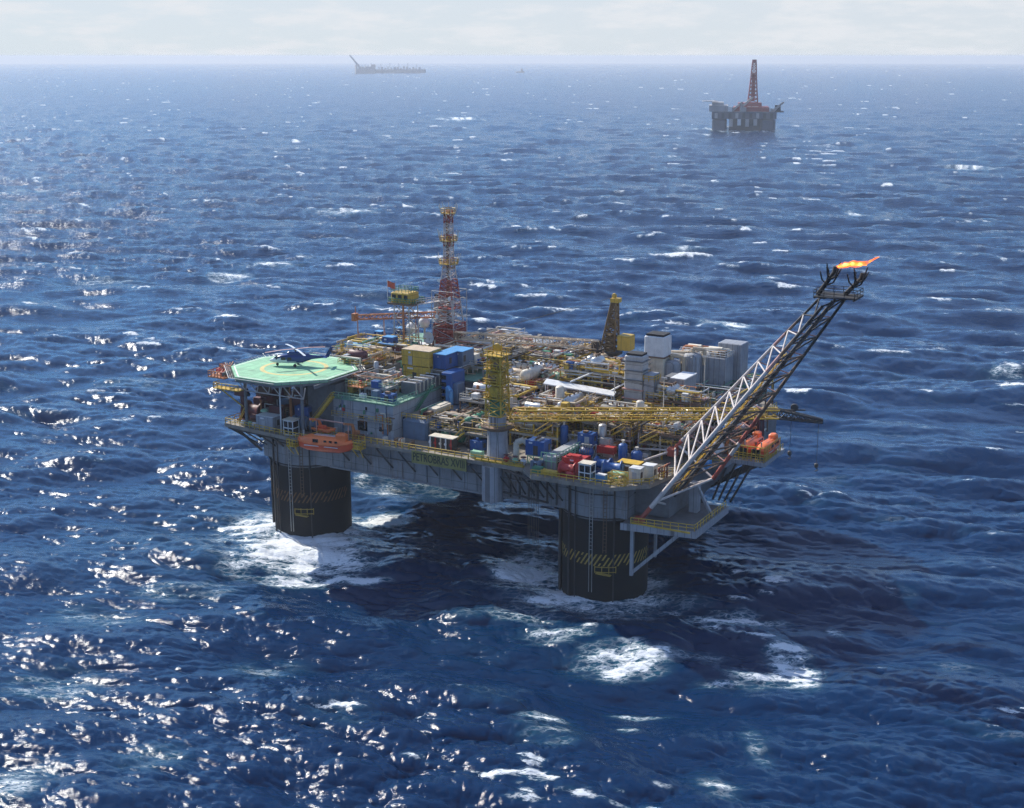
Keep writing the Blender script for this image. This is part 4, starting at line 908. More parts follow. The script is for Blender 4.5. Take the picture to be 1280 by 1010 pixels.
for k in range(14):
    t = k/13; rad = .62*math.sin(PI*min(1, .12+t*.95))**.7*(1-.45*t)*(.6+.7*R.random())
    c_ = Vector((FLO[0] + 6.6*t - .1, FLO[1] + 1.4*t, FLO[2] + .1 + 1.9*t**1.2 + .28*math.sin(7*t)))
    rgs.append([c_ + Vector((0, rad*math.cos(2*PI*i/n), rad*math.sin(2*PI*i/n)))*(1) + Vector((.5*(R.random()-.5), 0, .25*(R.random()-.5))) for i in range(n)])
m.add([p for r_ in rgs for p in r_], [(k*n+i, k*n+(i+1) % n, (k+1)*n+(i+1) % n, (k+1)*n+i) for k in range(13) for i in range(n)], True)
m.build('fire', 'flame', flm)
m = MB(FLO); rg2 = [[c + (p - c)*.5 for p in r_] for r_ in rgs[:9] for c in [sum(r_, Vector())/n]]
m.add([p for r_ in rg2 for p in r_], [(k*n+i, k*n+(i+1) % n, (k+1)*n+(i+1) % n, (k+1)*n+i) for k in range(8) for i in range(n)], True)
m.build('fire_core', 'flame_core', flm)

# ================================================================== lifeboats and davits
LB1 = (13.2, -12.2, 22.6)
def lifeboat(at, rz, label, canopy='orange_light'):
    k_ = 1.22 if at is LB1 else 1.0
    t = thing('lifeboat', label, 'lifeboat', at, rz); t.scale = (k_, k_, k_*.95)
    prof = [(-4.9, .15, 1.9, .6), (-4.5, .75, 1.6, .2), (-3, 1.3, 1.45, -.1), (0, 1.5, 1.4, -.2), (3, 1.3, 1.5, -.1), (4.4, .8, 1.7, .3), (5.1, .12, 2.0, .8)]
    n = 9; v = []; 
    for x, hw, zt, zb in prof:
        for i in range(n):
            s = -1 + 2*i/(n-1); a = s*PI/2
            v.append((x, hw*math.copysign(abs(math.sin(a))**.7, s), zb + (zt-zb)*(1-abs(math.cos(a))**.8)))
    f = [(k*n+i, k*n+i+1, (k+1)*n+i+1, (k+1)*n+i) for k in range(6) for i in range(n-1)]
    MB().add(v, f, True).add(v, [[k*n for k in range(7)] + [k*n+n-1 for k in range(6, -1, -1)]]).build('hull', 'orange_boat', t)
    v = []
    for x, hw, zt, zb in prof:
        x *= .97; top = 1.25 if abs(x) < 4.2 else .5
        for i in range(n):
            a = PI*i/(n-1); v.append((x, -hw*.93*math.cos(a), zt + .02 + top*math.sin(a)**.7*(1 if x < 2 else .8)))
    cn = MB().add(v, f, True).build('canopy', canopy, t)
    MB().bbox(2.2, 4.0, -.75, .75, 1.9, 3.4, .25).build('steering_cupola', canopy, t)
    MB().poly([(x, hw*1.04, zt) for x, hw, zt, zb in prof], .12, 5).poly([(x, -hw*1.04, zt) for x, hw, zt, zb in prof], .12, 5).build('fender', 'orange_light', t)
    for s in (-1, 1):
        MB().box(-1.6, -.6, s*1.36-.03, s*1.36+.03, 1.7, 2.3).build('hatch', 'glass_dark', t)
        for x_ in (.4, 1.4, 2.4): MB().box(x_, x_+.5, s*1.30-.03, s*1.30+.03, 1.85, 2.2).build('window', 'glass_dark', t)
        MB().box(-3.2, 3.0, s*1.40-.03, s*1.40+.03, 1.0, 1.14).build('stripe', 'white_paint', t)
    for x_ in (-3.9, 3.7): MB().box(x_-.12, x_+.12, -.12, .12, 2.3, 3.3).build('lifting_hook', 'galvanised', t)
    for s in (-.3, .3): MB().tube((-1.8, s, 2.75), (3.2, s, 2.75), .05, n=4).build('grab_rail', 'white_paint', t)
    return t
lifeboat(LB1, .16, 'long red orange enclosed lifeboat hanging over the front edge beside the left column')
lifeboat((90.4, 24.2, 24.3), PI/2, 'orange lifeboat on the right side gallery beyond the flare boom')
lifeboat((94.0, 23.4, 24.5), PI/2, 'outermost orange lifeboat on the right gallery, hung over the sea')
rb_ = thing('rescue_boat', 'small orange rescue boat on the deck behind the long front lifeboat', 'boat', (10.2, -8.4, D+.3))
v = []; prof = [(-2.6, .9, 1.0, .3), (-1, 1.0, 1.0, .1), (1.2, .9, 1.05, .15), (2.7, .1, 1.3, .8)]; n = 7
for x, hw, zt, zb in prof:
    for i in range(n):
        s = -1+2*i/(n-1); v.append((x, hw*s, zb+(zt-zb)*abs(s)**2))
MB().add(v, [(k*n+i, k*n+i+1, (k+1)*n+i+1, (k+1)*n+i) for k in range(3) for i in range(n-1)], True).add(v[:n], [list(range(n))]).build('hull', 'orange_light', rb_)
MB().bbox(-1.4, .4, -.5, .5, .7, 1.7, .15).build('console', 'orange_boat', rb_); MB().poly([(x, hw, zt) for x, hw, zt, zb in prof], .2, 6).poly([(x, -hw, zt) for x, hw, zt, zb in prof], .2, 6).build('float_tube', 'orange_light', rb_)
def davit(at, rz, label, mt):
    t = thing('lifeboat_davit', label, 'davit', at, rz, 'davits holding the lifeboats')
    MB().beam((0, 1.5, 0), (0, 0, 3.2), .4, .5).beam((0, 0, 3.2), (0, -2.8, 4.0), .35, .45).beam((0, .2, 0), (0, .3, 2.6), .3).build('arm', mt, t)
    MB().drum((.0, 1.2, .6), .9, .4, 'x', 10).build('winch', 'brown_steel', t)
    MB().tube((0, -2.6, 3.9), (0, -2.6, 1.3), .06, n=4).build('fall_rope', 'galvanised', t)
    return t
dv1 = davit((9.2, -8.9, D), 0, 'orange davit at the left end of the front lifeboat', 'orange_light')
davit((17.4, -8.6, D), 0, 'rusty orange davit with winch at the right end of the front lifeboat', 'orange_steel')
davit((87.2, 20.2, D-.4), PI/2, 'davit frame nearest the camera on the right side gallery', 'orange_steel')
davit((87.2, 28.0, D-.4), PI/2, 'davit frame at the far end of the right side gallery', 'orange_steel')
for at, lb in (((6.2, -13.6, D-2.6), 'yellow hanging embarkation stage left of the front lifeboat'), ((20.2, -10.6, D-2.0), 'yellow hanging embarkation stage right of the front lifeboat')):
    t = thing('embarkation_stage', lb, 'stage', at, 0, 'yellow stages beside the front lifeboat')
    MB().box(-1.2, 1.2, -.8, .9, 1.0, 1.15).build('floor', 'yellow_paint', t)
    MB().rail([(-1.15, -.75, 1.15), (1.15, -.75, 1.15), (1.15, .85, 1.15), (-1.15, .85, 1.15)], 1.3, .7, .09, True).beam((-1, -.7, 1), (-.6, .8, -1), .18).beam((1, -.7, 1), (.6, .8, -1), .18).build('guard_rail', 'yellow_paint', t)
tb = thing('spreader_bar', 'pinkish spreader bar above the front lifeboat', 'bar', (13.3, -9.8, D))
MB().tube((-4.2, 0, 3.6), (4.2, 0, 3.6), .16, n=6).build('bar', 'pink_steel', tb)
for s in (-4, 4): MB().tube((s, 0, 0), (s, 0, 3.6), .13, n=5).build('post', 'pink_steel', tb)

cg = thing('boat_cage', 'yellow railed cage with dark square panels at the near end of the right lifeboats', 'cage', (92.2, 18.2, D-.4))
for x in (-1.6, 1.2): MB().bbox(x-.9, x+.9, -.1, .1, .6, 2.4, .05).build('panel', 'glass_dark', cg)
MB().rail([(-3, -.3, 0), (3, -.3, 0), (3, 9, 0)], 2.9, .9, .1).build('frame', 'ochre', cg)

# ================================================================== process modules
PIPEMATS = ['galvanised', 'silver', 'tan_lagging', 'brown_steel', 'cream_paint', 'ochre', 'galvanised', 'silver', 'orange_steel', 'green_paint', 'dark_steel', 'cream_paint', 'tan_lagging']
def module(label, a0, a1, b0, b1, z0, levels, seed, npipe=34, nvess=3, frame='cream_paint', rail='yellow_paint', vm=('silver', 'tan_lagging', 'cream_paint'), top=True, upright=2, pm=None, name='process_module', cat='process module', stair=True):
    """open steel frame on several levels crammed with vessels, pumps, valves and pipes"""
    G = random.Random(seed); pm = (pm or PIPEMATS) + ['yellow_paint', 'cream_paint', 'tan_lagging']; npipe = min(96, int(npipe*1.45))
    o = (a0, b0, z0)
    t = thing(name, label, cat, o)
    w_, d_ = a1-a0, b1-b0
    nx, ny = max(1, round(w_/5)), max(1, round(d_/5)); zt = z0 + levels[-1]
    fr = MB(o)
    for i in range(nx+1):
        for j in range(ny+1):
            if 0 < i < nx and 0 < j < ny: continue
            fr.beam((a0+.2+(w_-.4)*i/nx, b0+.2+(d_-.4)*j/ny, z0), (a0+.2+(w_-.4)*i/nx, b0+.2+(d_-.4)*j/ny, zt), .28)
    for i in range(nx):
        x0_, x1_ = a0+w_*i/nx, a0+w_*(i+1)/nx
        if (i+seed) % 2 == 0: fr.beam((x0_, b0+.2, z0), (x1_, b0+.2, z0+levels[0]), .16)
    fr.build('frame', frame, t)
    for li, lv in enumerate(levels):
        z = z0 + lv
        if li == len(levels)-1 and not top:
            g = MB(o)
        else:
            g = MB(o)
            # grating in strips with gaps where equipment comes through
            n = max(2, int(w_/2.4))
            for i in range(n):
                if G.random() < .22: continue
                x0_, x1_ = a0+w_*i/n, a0+w_*(i+1)/n-.05; y0_ = b0 + (d_*.45*G.random() if G.random() < .35 else 0); y1_ = b1 - (d_*.45*G.random() if G.random() < .35 else 0)
                g.box(x0_, x1_, y0_, y1_, z-.1, z)
        for j in range(ny+1): g.beam((a0, b0+.12+(d_-.24)*j/ny, z-.3), (a1, b0+.12+(d_-.24)*j/ny, z-.3), .22, .36)
        for i in range(nx+1): g.beam((a0+.12+(w_-.24)*i/nx, b0, z-.34), (a0+.12+(w_-.24)*i/nx, b1, z-.34), .22, .3)
        dk_ = g.build('grating', ['deck_steel', 'brown_steel', 'galvanised'][(seed+li) % 3], t)
        MB(o).rail([(a0+.1, b1-.1, z), (a0+.1, b0+.1, z), (a1-.1, b0+.1, z), (a1-.1, b1-.1, z)], 1.05, 1.6, .055).build('guard_rail', rail, dk_)
    zs = [z0] + [z0+l for l in levels]
    for k in range(nvess):
        lv = G.choice(zs[-2:] if G.random() < .75 else zs); ax = G.choice('xxy'); rad = .55+.75*G.random()
        L_ = min((w_ if ax == 'x' else d_)*.55, 3+6*G.random())
        cx, cy = a0+w_*(.2+.6*G.random()), b0+d_*(.12+.6*G.random()); cz = lv+rad+.5
        if ax == 'x': cx = min(max(cx, a0+L_/2+.8), a1-L_/2-.8)
        else: cy = min(max(cy, b0+L_/2+.8), b1-L_/2-.8)
        ve = MB(o).drum((cx, cy, cz), L_, rad, ax, 14).build('vessel', G.choice(vm), t)
        sd_ = MB(o)
        for s in (-.3, .3):
            dx, dy = (L_*s, 0) if ax == 'x' else (0, L_*s); e_ = (.15, rad*.8) if ax == 'x' else (rad*.8, .15)
            sd_.box(cx+dx-e_[0], cx+dx+e_[0], cy+dy-e_[1], cy+dy+e_[1], lv, cz-rad*.4)
        for s in (-.3, .05, .35):
            dx, dy = (L_*s, 0) if ax == 'x' else (0, L_*s); sd_.tube((cx+dx, cy+dy, cz+rad*.8), (cx+dx, cy+dy, cz+rad+.5), .2, n=6)
        sd_.build('saddle', 'brown_steel', ve)
    for k in range(upright):
        lv = G.choice(zs[:-1]); rad = .45+.5*G.random(); h_ = 2.5+3.5*G.random()
        cx, cy = a0+1+(w_-2)*G.random(), b0+1+(d_-2)*G.random()
        MB(o).drum((cx, cy, lv+h_/2+rad*.5), h_, rad, 'z', 12).build('column_vessel', G.choice(vm), t)
    for k in range(int(npipe*.45)):
        lv = G.choice(zs[:-1] + zs[-1:]*2); cx, cy = a0+.6+(w_-1.6)*G.random(), b0+.4+(d_-1.4)*G.random()
        ty = G.random(); mt = G.choice(['brown_steel', 'grey_paint', 'blue_paint', 'red_paint', 'green_paint', 'cream_paint', 'ochre', 'white_paint', 'galvanised', 'dark_steel'])
        if ty < .35:
            s = .3+.45*G.random(); MB(o).drum((cx, cy, lv+.2+s), .5+G.random(), s*.8, G.choice('xy'), 9).box(cx-.5, cx+.5, cy-.4, cy+.4, lv, lv+.25).build('pump', mt, t)
        elif ty < .75:
            x_, y_, h_ = .4+.8*G.random(), .4+.6*G.random(), .6+1.4*G.random(); MB(o).bbox(cx-x_, cx+x_, cy-y_, cy+y_, lv, lv+h_, .08).build('control_box', mt, t)
        else:
            z_ = lv+.8+G.random(); MB(o).tube((cx, cy, lv), (cx, cy, z_), .13, n=6).lathe((cx, cy, z_), [(.12, -.1), (.38, -.06), (.38, .06), (.12, .1)], 10).tube((cx-.5, cy, lv+.4), (cx+.5, cy, lv+.4), .22, n=6).build('valve', mt, t)
    for k in range(npipe):
        r_ = .09+.2*G.random()**2; lv = G.choice(zs + zs[-2:]*2); p = [a0+w_*G.random(), b0+d_*G.random(), lv+.35+1.7*G.random()]
        pts = [tuple(p)]
        if G.random() < .75: pts = [(p[0], p[1], max(z0, p[2]-1-2.5*G.random()))] + pts
        ax = G.choice((0, 1))
        for s in range(G.randint(2, 5)):
            q_ = list(p)
            if ax < 2:
                lo_, hi_ = ((a0, a1), (b0, b1))[ax]; q_[ax] = lo_ + (hi_-lo_)*G.random()
            else: q_[2] = min(max(p[2] + (G.random()-.5)*4.5, z0+.3), zt+2.2)
            if abs(q_[ax]-p[ax]) > .5: pts.append(tuple(q_)); p = q_
            ax = (ax + G.choice((1, 2))) % 3
        m = MB(o).poly(pts, r_, 6 if r_ > .14 else 5)
        for q_ in pts[1:-1]: m.lathe(q_, [(r_*.5, -r_*1.1), (r_*1.15, -r_*.5), (r_*1.15, r_*.5), (r_*.5, r_*1.1)], 6)
        m.build('pipe', G.choice(pm), t)
    # runs of parallel lines along the whole module
    for k in range(3):
        lv = G.choice(zs[1:]); y_ = b0+d_*(.1+.75*G.random()); m = MB(o)
        for i in range(5): m.tube((a0-.3, y_+i*.42, lv+.5), (a1+.3, y_+i*.42, lv+.5), .1+.08*((i*3+k) % 3)/2, n=6)
        for i in range(int(w_/3)): m.box(a0+1+i*3, a0+1.2+i*3, y_-.2, y_+2.0, lv+.15, lv+.38)
        m.build('pipe_run', G.choice(pm), t)
    if stair:
        m = MB(o); x = a0+w_*G.random()*.6
        z_ = z0+(levels[-2] if len(levels) > 1 else 0)
        for s in (0, .9):
            m.beam((x, b0-.2-s, z_), (x+3.6, b0-.2-s, zt), .1, .3); m.tube((x, b0-.2-s, z_+1), (x+3.6, b0-.2-s, zt+1), .05, n=4)
        for k in range(10): m.box(x+.36*k, x+.36*k+.3, b0-1.1, b0-.2, z_+(zt-z_)*k/10, z_+(zt-z_)*k/10+.06)
        m.build('staircase', rail, t)
    return t
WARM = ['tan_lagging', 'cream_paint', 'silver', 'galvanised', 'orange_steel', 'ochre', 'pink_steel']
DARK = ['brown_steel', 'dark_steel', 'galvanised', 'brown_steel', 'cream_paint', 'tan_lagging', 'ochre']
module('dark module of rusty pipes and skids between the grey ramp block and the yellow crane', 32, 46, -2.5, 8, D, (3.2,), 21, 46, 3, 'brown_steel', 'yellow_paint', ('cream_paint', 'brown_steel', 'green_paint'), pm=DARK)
module('dense tan and silver pipe module directly left of the yellow crane tower', 32, 46, 9, 20, D, (3.5, 6.6), 22, 52, 4, 'brown_steel', 'cream_paint', ('silver', 'tan_lagging', 'brown_steel'), pm=WARM+DARK)
module('module with the long sunlit tan horizontal vessel, between yellow crane and red mast', 31, 45, 21, 36, D, (4, 8), 23, 60, 5, 'cream_paint', 'yellow_paint', ('tan_lagging', 'cream_paint', 'silver'), pm=WARM)
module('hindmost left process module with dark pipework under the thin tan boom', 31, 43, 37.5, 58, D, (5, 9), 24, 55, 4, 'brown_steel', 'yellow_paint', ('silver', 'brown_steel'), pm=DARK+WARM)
module('rusty module with brown decks close in front of the dark rear crane', 44.5, 58, 38, 47, D, (5, 8.6), 25, 55, 4, 'brown_steel', 'ochre', ('silver', 'tan_lagging', 'ochre'), pm=WARM+DARK)
module('module of cream pipes and yellow frames right behind the yellow crane tower', 47, 58, 3.5, 12, D, (3.0, 5.6), 26, 55, 3, 'ochre', 'yellow_paint', ('silver', 'cream_paint'), pm=WARM+['yellow_paint', 'yellow_paint'])
module('open module with grey decks and white pipes in the middle of the process deck', 47, 60, 13, 24, D, (3.2, 6.2), 27, 60, 4, 'galvanised', 'yellow_paint', ('silver', 'galvanised', 'cream_paint'), pm=WARM)
module('middle module with maroon and grey vessels behind the white shelter roof', 46.5, 59.5, 25.5, 37, D, (4, 7.4), 28, 60, 5, 'ochre', 'yellow_paint', ('maroon', 'silver', 'tan_lagging'), pm=WARM+DARK)
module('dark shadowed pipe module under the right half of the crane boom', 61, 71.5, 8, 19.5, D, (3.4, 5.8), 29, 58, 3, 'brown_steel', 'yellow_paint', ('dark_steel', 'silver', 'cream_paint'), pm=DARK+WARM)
module('cluttered module of small pipes beside the foot of the flare boom', 72.5, 82, 9, 21, D, (3.0, 5.2), 30, 64, 3, 'galvanised', 'ochre', ('silver', 'cream_paint', 'brown_steel'), pm=WARM+DARK)
module('green and grey equipment deck carrying the exhaust stacks and the sloping grey cabin', 61, 82.5, 22, 61, D, (2.8, 5.4), 31, 80, 4, 'brown_steel', 'green_paint', ('silver', 'green_paint', 'grey_paint'), pm=DARK+['green_paint', 'green_pale', 'white_paint'], stair=False)
module('low pipe gallery on the right edge between flare boom and lifeboats', 83, 88.5, 20, 40, D-.4, (3.4,), 32, 40, 2, 'brown_steel', 'maroon', ('white_paint', 'maroon'), pm=WARM+DARK, stair=False)
module('low tangle of pipes and valves on the deck behind the blue tanks', 58, 69, 5.5, 7.6, D, (2.0,), 33, 26, 1, 'brown_steel', 'galvanised', ('silver',), pm=DARK+WARM, stair=False, upright=0)
module('upper deck piping of yellow and pale green lines behind the helideck', -8, 9.5, 19, 33, 32.7, (2.4,), 34, 50, 3, 'cream_paint', 'yellow_paint', ('blue_light', 'cream_paint', 'green_pale'), pm=['yellow_paint', 'cream_paint', 'green_pale', 'blue_light', 'ochre', 'white_paint'])
module('upper deck pipework and pale skids around the foot of the red mast', 14, 30, 22.5, 55, 32.7, (2.2,), 35, 70, 5, 'galvanised', 'cream_paint', ('silver', 'white_paint', 'tan_lagging'), pm=WARM)

# ------------------------------------------------------------------ long vessels, exchangers, shelter roof
def hvessel(name, label, cat, at, L_, rad, mt, ax='x', rz=0, group=None):
    t = thing(name, label, cat, at, rz, group)
    b_ = MB().drum((0, 0, rad+.6), L_, rad, ax, 18).build('shell', mt, t)
    for s in (-.32, .32): MB().box(L_*s-.2, L_*s+.2, -rad*.8, rad*.8, 0, rad*.5).build('saddle', 'brown_steel', t)
    for s in (-.36, -.1, .2, .4): MB().tube((L_*s, 0, rad*2+.4), (L_*s, 0, rad*2+1.1), .22, n=8).lathe((L_*s, 0, rad*2+1.1), [(.4, -.06), (.4, .06)], 10).build('nozzle', 'galvanised', b_)
    m = MB()
    for s in (-.45, -.22, 0, .22, .45): m.lathe((L_*s, 0, rad+.6), [(rad*1.015, -.08), (rad*1.03, 0), (rad*1.015, .08)], 18, ax)
    m.build('band', 'brown_steel', b_)
    return t
hvessel('separator_vessel', 'long horizontal tan vessel catching the sun behind the yellow crane tower', 'vessel', (37, 27.5, 32.6), 6.5, 1.15, 'tan_lagging')
hvessel('separator_vessel', 'shorter pale silver drum just behind the long sunlit tan vessel', 'vessel', (40, 32.2, 32.6), 4.5, .9, 'silver')
for k, (a, b_, lb) in enumerate(((44.2, 28.4, 'left pale green banded heat exchanger in the middle of the process deck'), (46.6, 29.6, 'middle pale green banded heat exchanger between two alike'), (49, 30.8, 'right darker green heat exchanger beside two paler ones'))):
    t = thing('heat_exchanger', lb, 'heat exchanger', (a, b_, 32.2), .9, 'green heat exchangers')
    sh = MB().drum((0, 0, 1.1), 5.2, .85, 'x', 16).build('shell', ['green_pale', 'green_pale', 'green_paint'][k], t)
    m = MB()
    for i in range(7): m.lathe((-2.5+i*.83, 0, 1.1), [(.86, -.12), (.95, 0), (.86, .12)], 16, 'x')
    m.build('band', 'cream_paint', sh)
    MB().box(-2, -1.6, -.7, .7, 0, .6).box(1.6, 2, -.7, .7, 0, .6).build('saddle', 'brown_steel', t)
sh = thing('shelter_roof', 'long flat white shelter roof on thin posts in the middle of the process deck', 'roof', (49, 18.5, 30.7))
MB().add([(-2, -.5, 3.5), (13.6, .6, 2.5), (12.6, 4.0, 2.6), (-3, 3, 3.7)], [(0, 1, 2, 3)]).add([(-2, -.5, 3.25), (13.6, .6, 2.25), (12.6, 4.0, 2.35), (-3, 3, 3.45)], [(3, 2, 1, 0)]).add([(-2, -.5, 3.25), (13.6, .6, 2.25), (13.6, .6, 2.5), (-2, -.5, 3.5)], [(0, 1, 2, 3)]).add([(13.6, .6, 2.25), (12.6, 4, 2.35), (12.6, 4, 2.6), (13.6, .6, 2.5)], [(0, 1, 2, 3)]).build('roof', 'white_paint', sh)
for x, y, z in ((-1.6, -.2, 3.3), (3, .1, 3.0), (8, .4, 2.65), (13, .8, 2.3), (12.2, 3.6, 2.4), (-2.6, 2.7, 3.5)): MB().tube((x, y, 0), (x, y, z), .14, n=6).build('post', 'white_paint', sh)
MB().beam((2.5, 3, 3.6), (6.6, 7.5, 5.6), .3, .25).beam((11.5, 3.4, 2.6), (14.6, 7.2, 4.6), .3, .25).build('gable_beam', 'white_paint', sh)
# ------------------------------------------------------------------ exhaust stacks and grey casings on the right rear
DZ = 29.9
t = thing('exhaust_stack', 'square pale exhaust stack ringed by dark bands, just behind the crane boom', 'exhaust stack', (65, 24.5, 28.4))
st_ = MB().bbox(-1.9, 2.1, -1.7, 1.7, 0, 12.6, .25).build('casing', 'band_grey', t)
for k in range(6): MB().box(-2.2, 2.4, -2.0, 2.0, 1.6+k*1.95, 1.82+k*1.95).build('band', 'wall_dark' if k > 2 else 'pink_steel', st_)
MB().box(-1.6, 1.8, -1.4, 1.4, 12.6, 13.0).build('outlet', 'soot_black', t)
MB().bbox(2.2, 4.6, -1.3, 1.8, 0, 9.0, .15).build('side_duct', 'panel_grey', t)
MB().rail([(2.3, -1.4, 7.6), (4.7, -1.4, 7.6), (4.7, 1.9, 7.6)], 1.1, 1, .07).build('guard_rail', 'yellow_paint', t)
t = thing('exhaust_stack', 'tallest white box topped exhaust stack behind the banded one', 'exhaust stack', (63, 39.5, DZ))
MB().bbox(-1.6, 2.4, -1.6, 1.8, 0, 8.0, .15).build('casing', 'cream_paint', t)
hd_ = MB().bbox(-2.0, 2.6, -2.0, 2.2, 8.0, 12.3, .2).build('head', 'white_paint', t)
MB().box(-1.7, 2.3, -1.7, 1.9, 12.3, 12.75).build('outlet', 'soot_black', hd_)
MB().box(-2.2, 2.8, -2.2, 2.4, 7.7, 8.0).build('band', 'brown_steel', t)
for k, (a, b_, r_, h_, lb) in enumerate(((66.2, 40.5, 2.0, 6.4, 'round grey ribbed casing in front of the tallest exhaust stack'), (68.8, 46, 2.1, 7.2, 'round grey ribbed casing behind the sloping grey cabin'))):
    t = thing('filter_casing', lb, 'casing', (a, b_, DZ), 0)
    sh_ = MB().lathe((0, 0, 0), [(r_, 0), (r_, h_), (r_*.8, h_+.5), (.3, h_+.7)], 20).build('shell', 'panel_grey', t)
    m = MB()
    for i in range(16): m.tube((r_*1.01*math.cos(i*PI/8), r_*1.01*math.sin(i*PI/8), .1), (r_*1.01*math.cos(i*PI/8), r_*1.01*math.sin(i*PI/8), h_), .1, n=4)
    m.build('rib', 'grey_paint', sh_)
    MB().poly([(0, 0, h_+.5), (0, 0, h_+1.6), (2.4, .6, h_+1.4), (2.4, .6, h_-2)], .45, 8).build('duct', 'tan_lagging', t)
for k, (a0, a1, b0, b1, h_, lb, mt) in enumerate(((70, 76, 47, 52, 7.0, 'grey panelled turbine enclosure between ribbed casing and tall end panel', 'panel_grey'), (64, 69, 50, 56, 6.4, 'low grey panelled enclosure right of the tallest stack', 'wall_grey'), (72, 77.5, 52.6, 57, 9.2, 'tall plain grey panel block at the right rear corner', 'panel_grey'))):
    t = thing('machine_enclosure', lb, 'enclosure', (a0, b0, DZ))
    bd_ = MB().bbox(0, a1-a0, 0, b1-b0, 0, h_, .15).build('casing', mt, t)
    m = MB(); n_ = int((a1-a0)/1.1)
    for i in range(n_): m.box(.3+i*1.1, .42+i*1.1, -.08, 0, .2, h_-.3)
    m.build('rib', 'grey_paint', bd_)
    if k < 2:
        for i in range(3): MB().box(.6+i*1.7, 1.9+i*1.7, 1, 2.6, h_, h_+.6+.4*i).build('roof_vent', ['white_paint', 'tan_lagging', 'brown_steel'][i], t)
        MB().poly([(1, 3, h_), (1, 3, h_+1.4), (4.4, 2.2, h_+1.6), (4.4, 2.2, h_)], .4, 8).build('duct', 'cream_paint', t)
        MB().rail([(0, 0, h_), (a1-a0, 0, h_), (a1-a0, b1-b0, h_)], 1.0, 1.2, .06).build('guard_rail', 'white_paint', t)
t = thing('module_cabin', 'large grey metal cabin with roof coloured sunlit white and sloping left side', 'cabin', (68.6, 29.6, DZ))
MB().add([(-.2, 0, 0), (5.0, 0, 0), (5.0, 6.5, 0), (-.2, 6.5, 0), (2.0, 0, 5.6), (5.0, 0, 5.6), (5.0, 6.5, 5.6), (2.0, 6.5, 5.6), (-.2, 0, 3.4), (-.2, 6.5, 3.4)], [(0, 1, 5, 4, 8), (1, 2, 6, 5), (2, 3, 9, 7, 6), (3, 0, 8, 9), (8, 4, 7, 9)]).build('wall', 'panel_grey', t)
MB().box(1.9, 5.15, -.15, 6.6, 5.6, 5.85).build('roof', 'white_paint', t)  # white over grey walls: sunlight on the top put into the colour
MB().box(.2, 1.7, 1, 5.4, 4.0, 5.7).build('intake', 'wall_dark', t)
MB().box(1.0, 2.0, -.05, 0, .1, 2.1).build('door', 'wall_dark', t)
for k in range(5): MB().box(.0, 4.9, -.07, 0, .8+k*.95, .88+k*.95).build('rib', 'grey_paint', t)
t = thing('floodlight_mast', 'thin pale lamp mast standing before the grey panelled enclosure', 'lamp mast', (75.5, 36, DZ))
MB().tube((0, 0, 0), (0, 0, 9.5), .14, .09, 8).build('pole', 'cream_paint', t); MB().box(-.6, .6, -.2, .1, 9.3, 9.7).build('lamp_head', 'galvanised', t)
t2 = dup(t, (74.2, 17.5, 29), 'thin pale lamp mast rising beside the foot of the flare boom'); dup(t, (62, 20.8, 28), 'thin pale lamp mast left of the banded exhaust stack')
t = thing('column_vessel', 'upright grey vessel standing in shadow under the crane boom', 'vessel', (66.2, 6.6, D))
MB().drum((0, 0, 3.4), 5.0, .85, 'z', 16).build('shell', 'galvanised', t); MB().lathe((0, 0, 0), [(1.0, 0), (.9, 1)], 16).build('skirt', 'brown_steel', t)
m = MB()
for k in range(2): m.poly([(.95, 0, 5-k*2), (1.5, 0, 5-k*2), (1.5, .3, 1)], .14, 6)
m.build('pipe', 'tan_lagging', t)

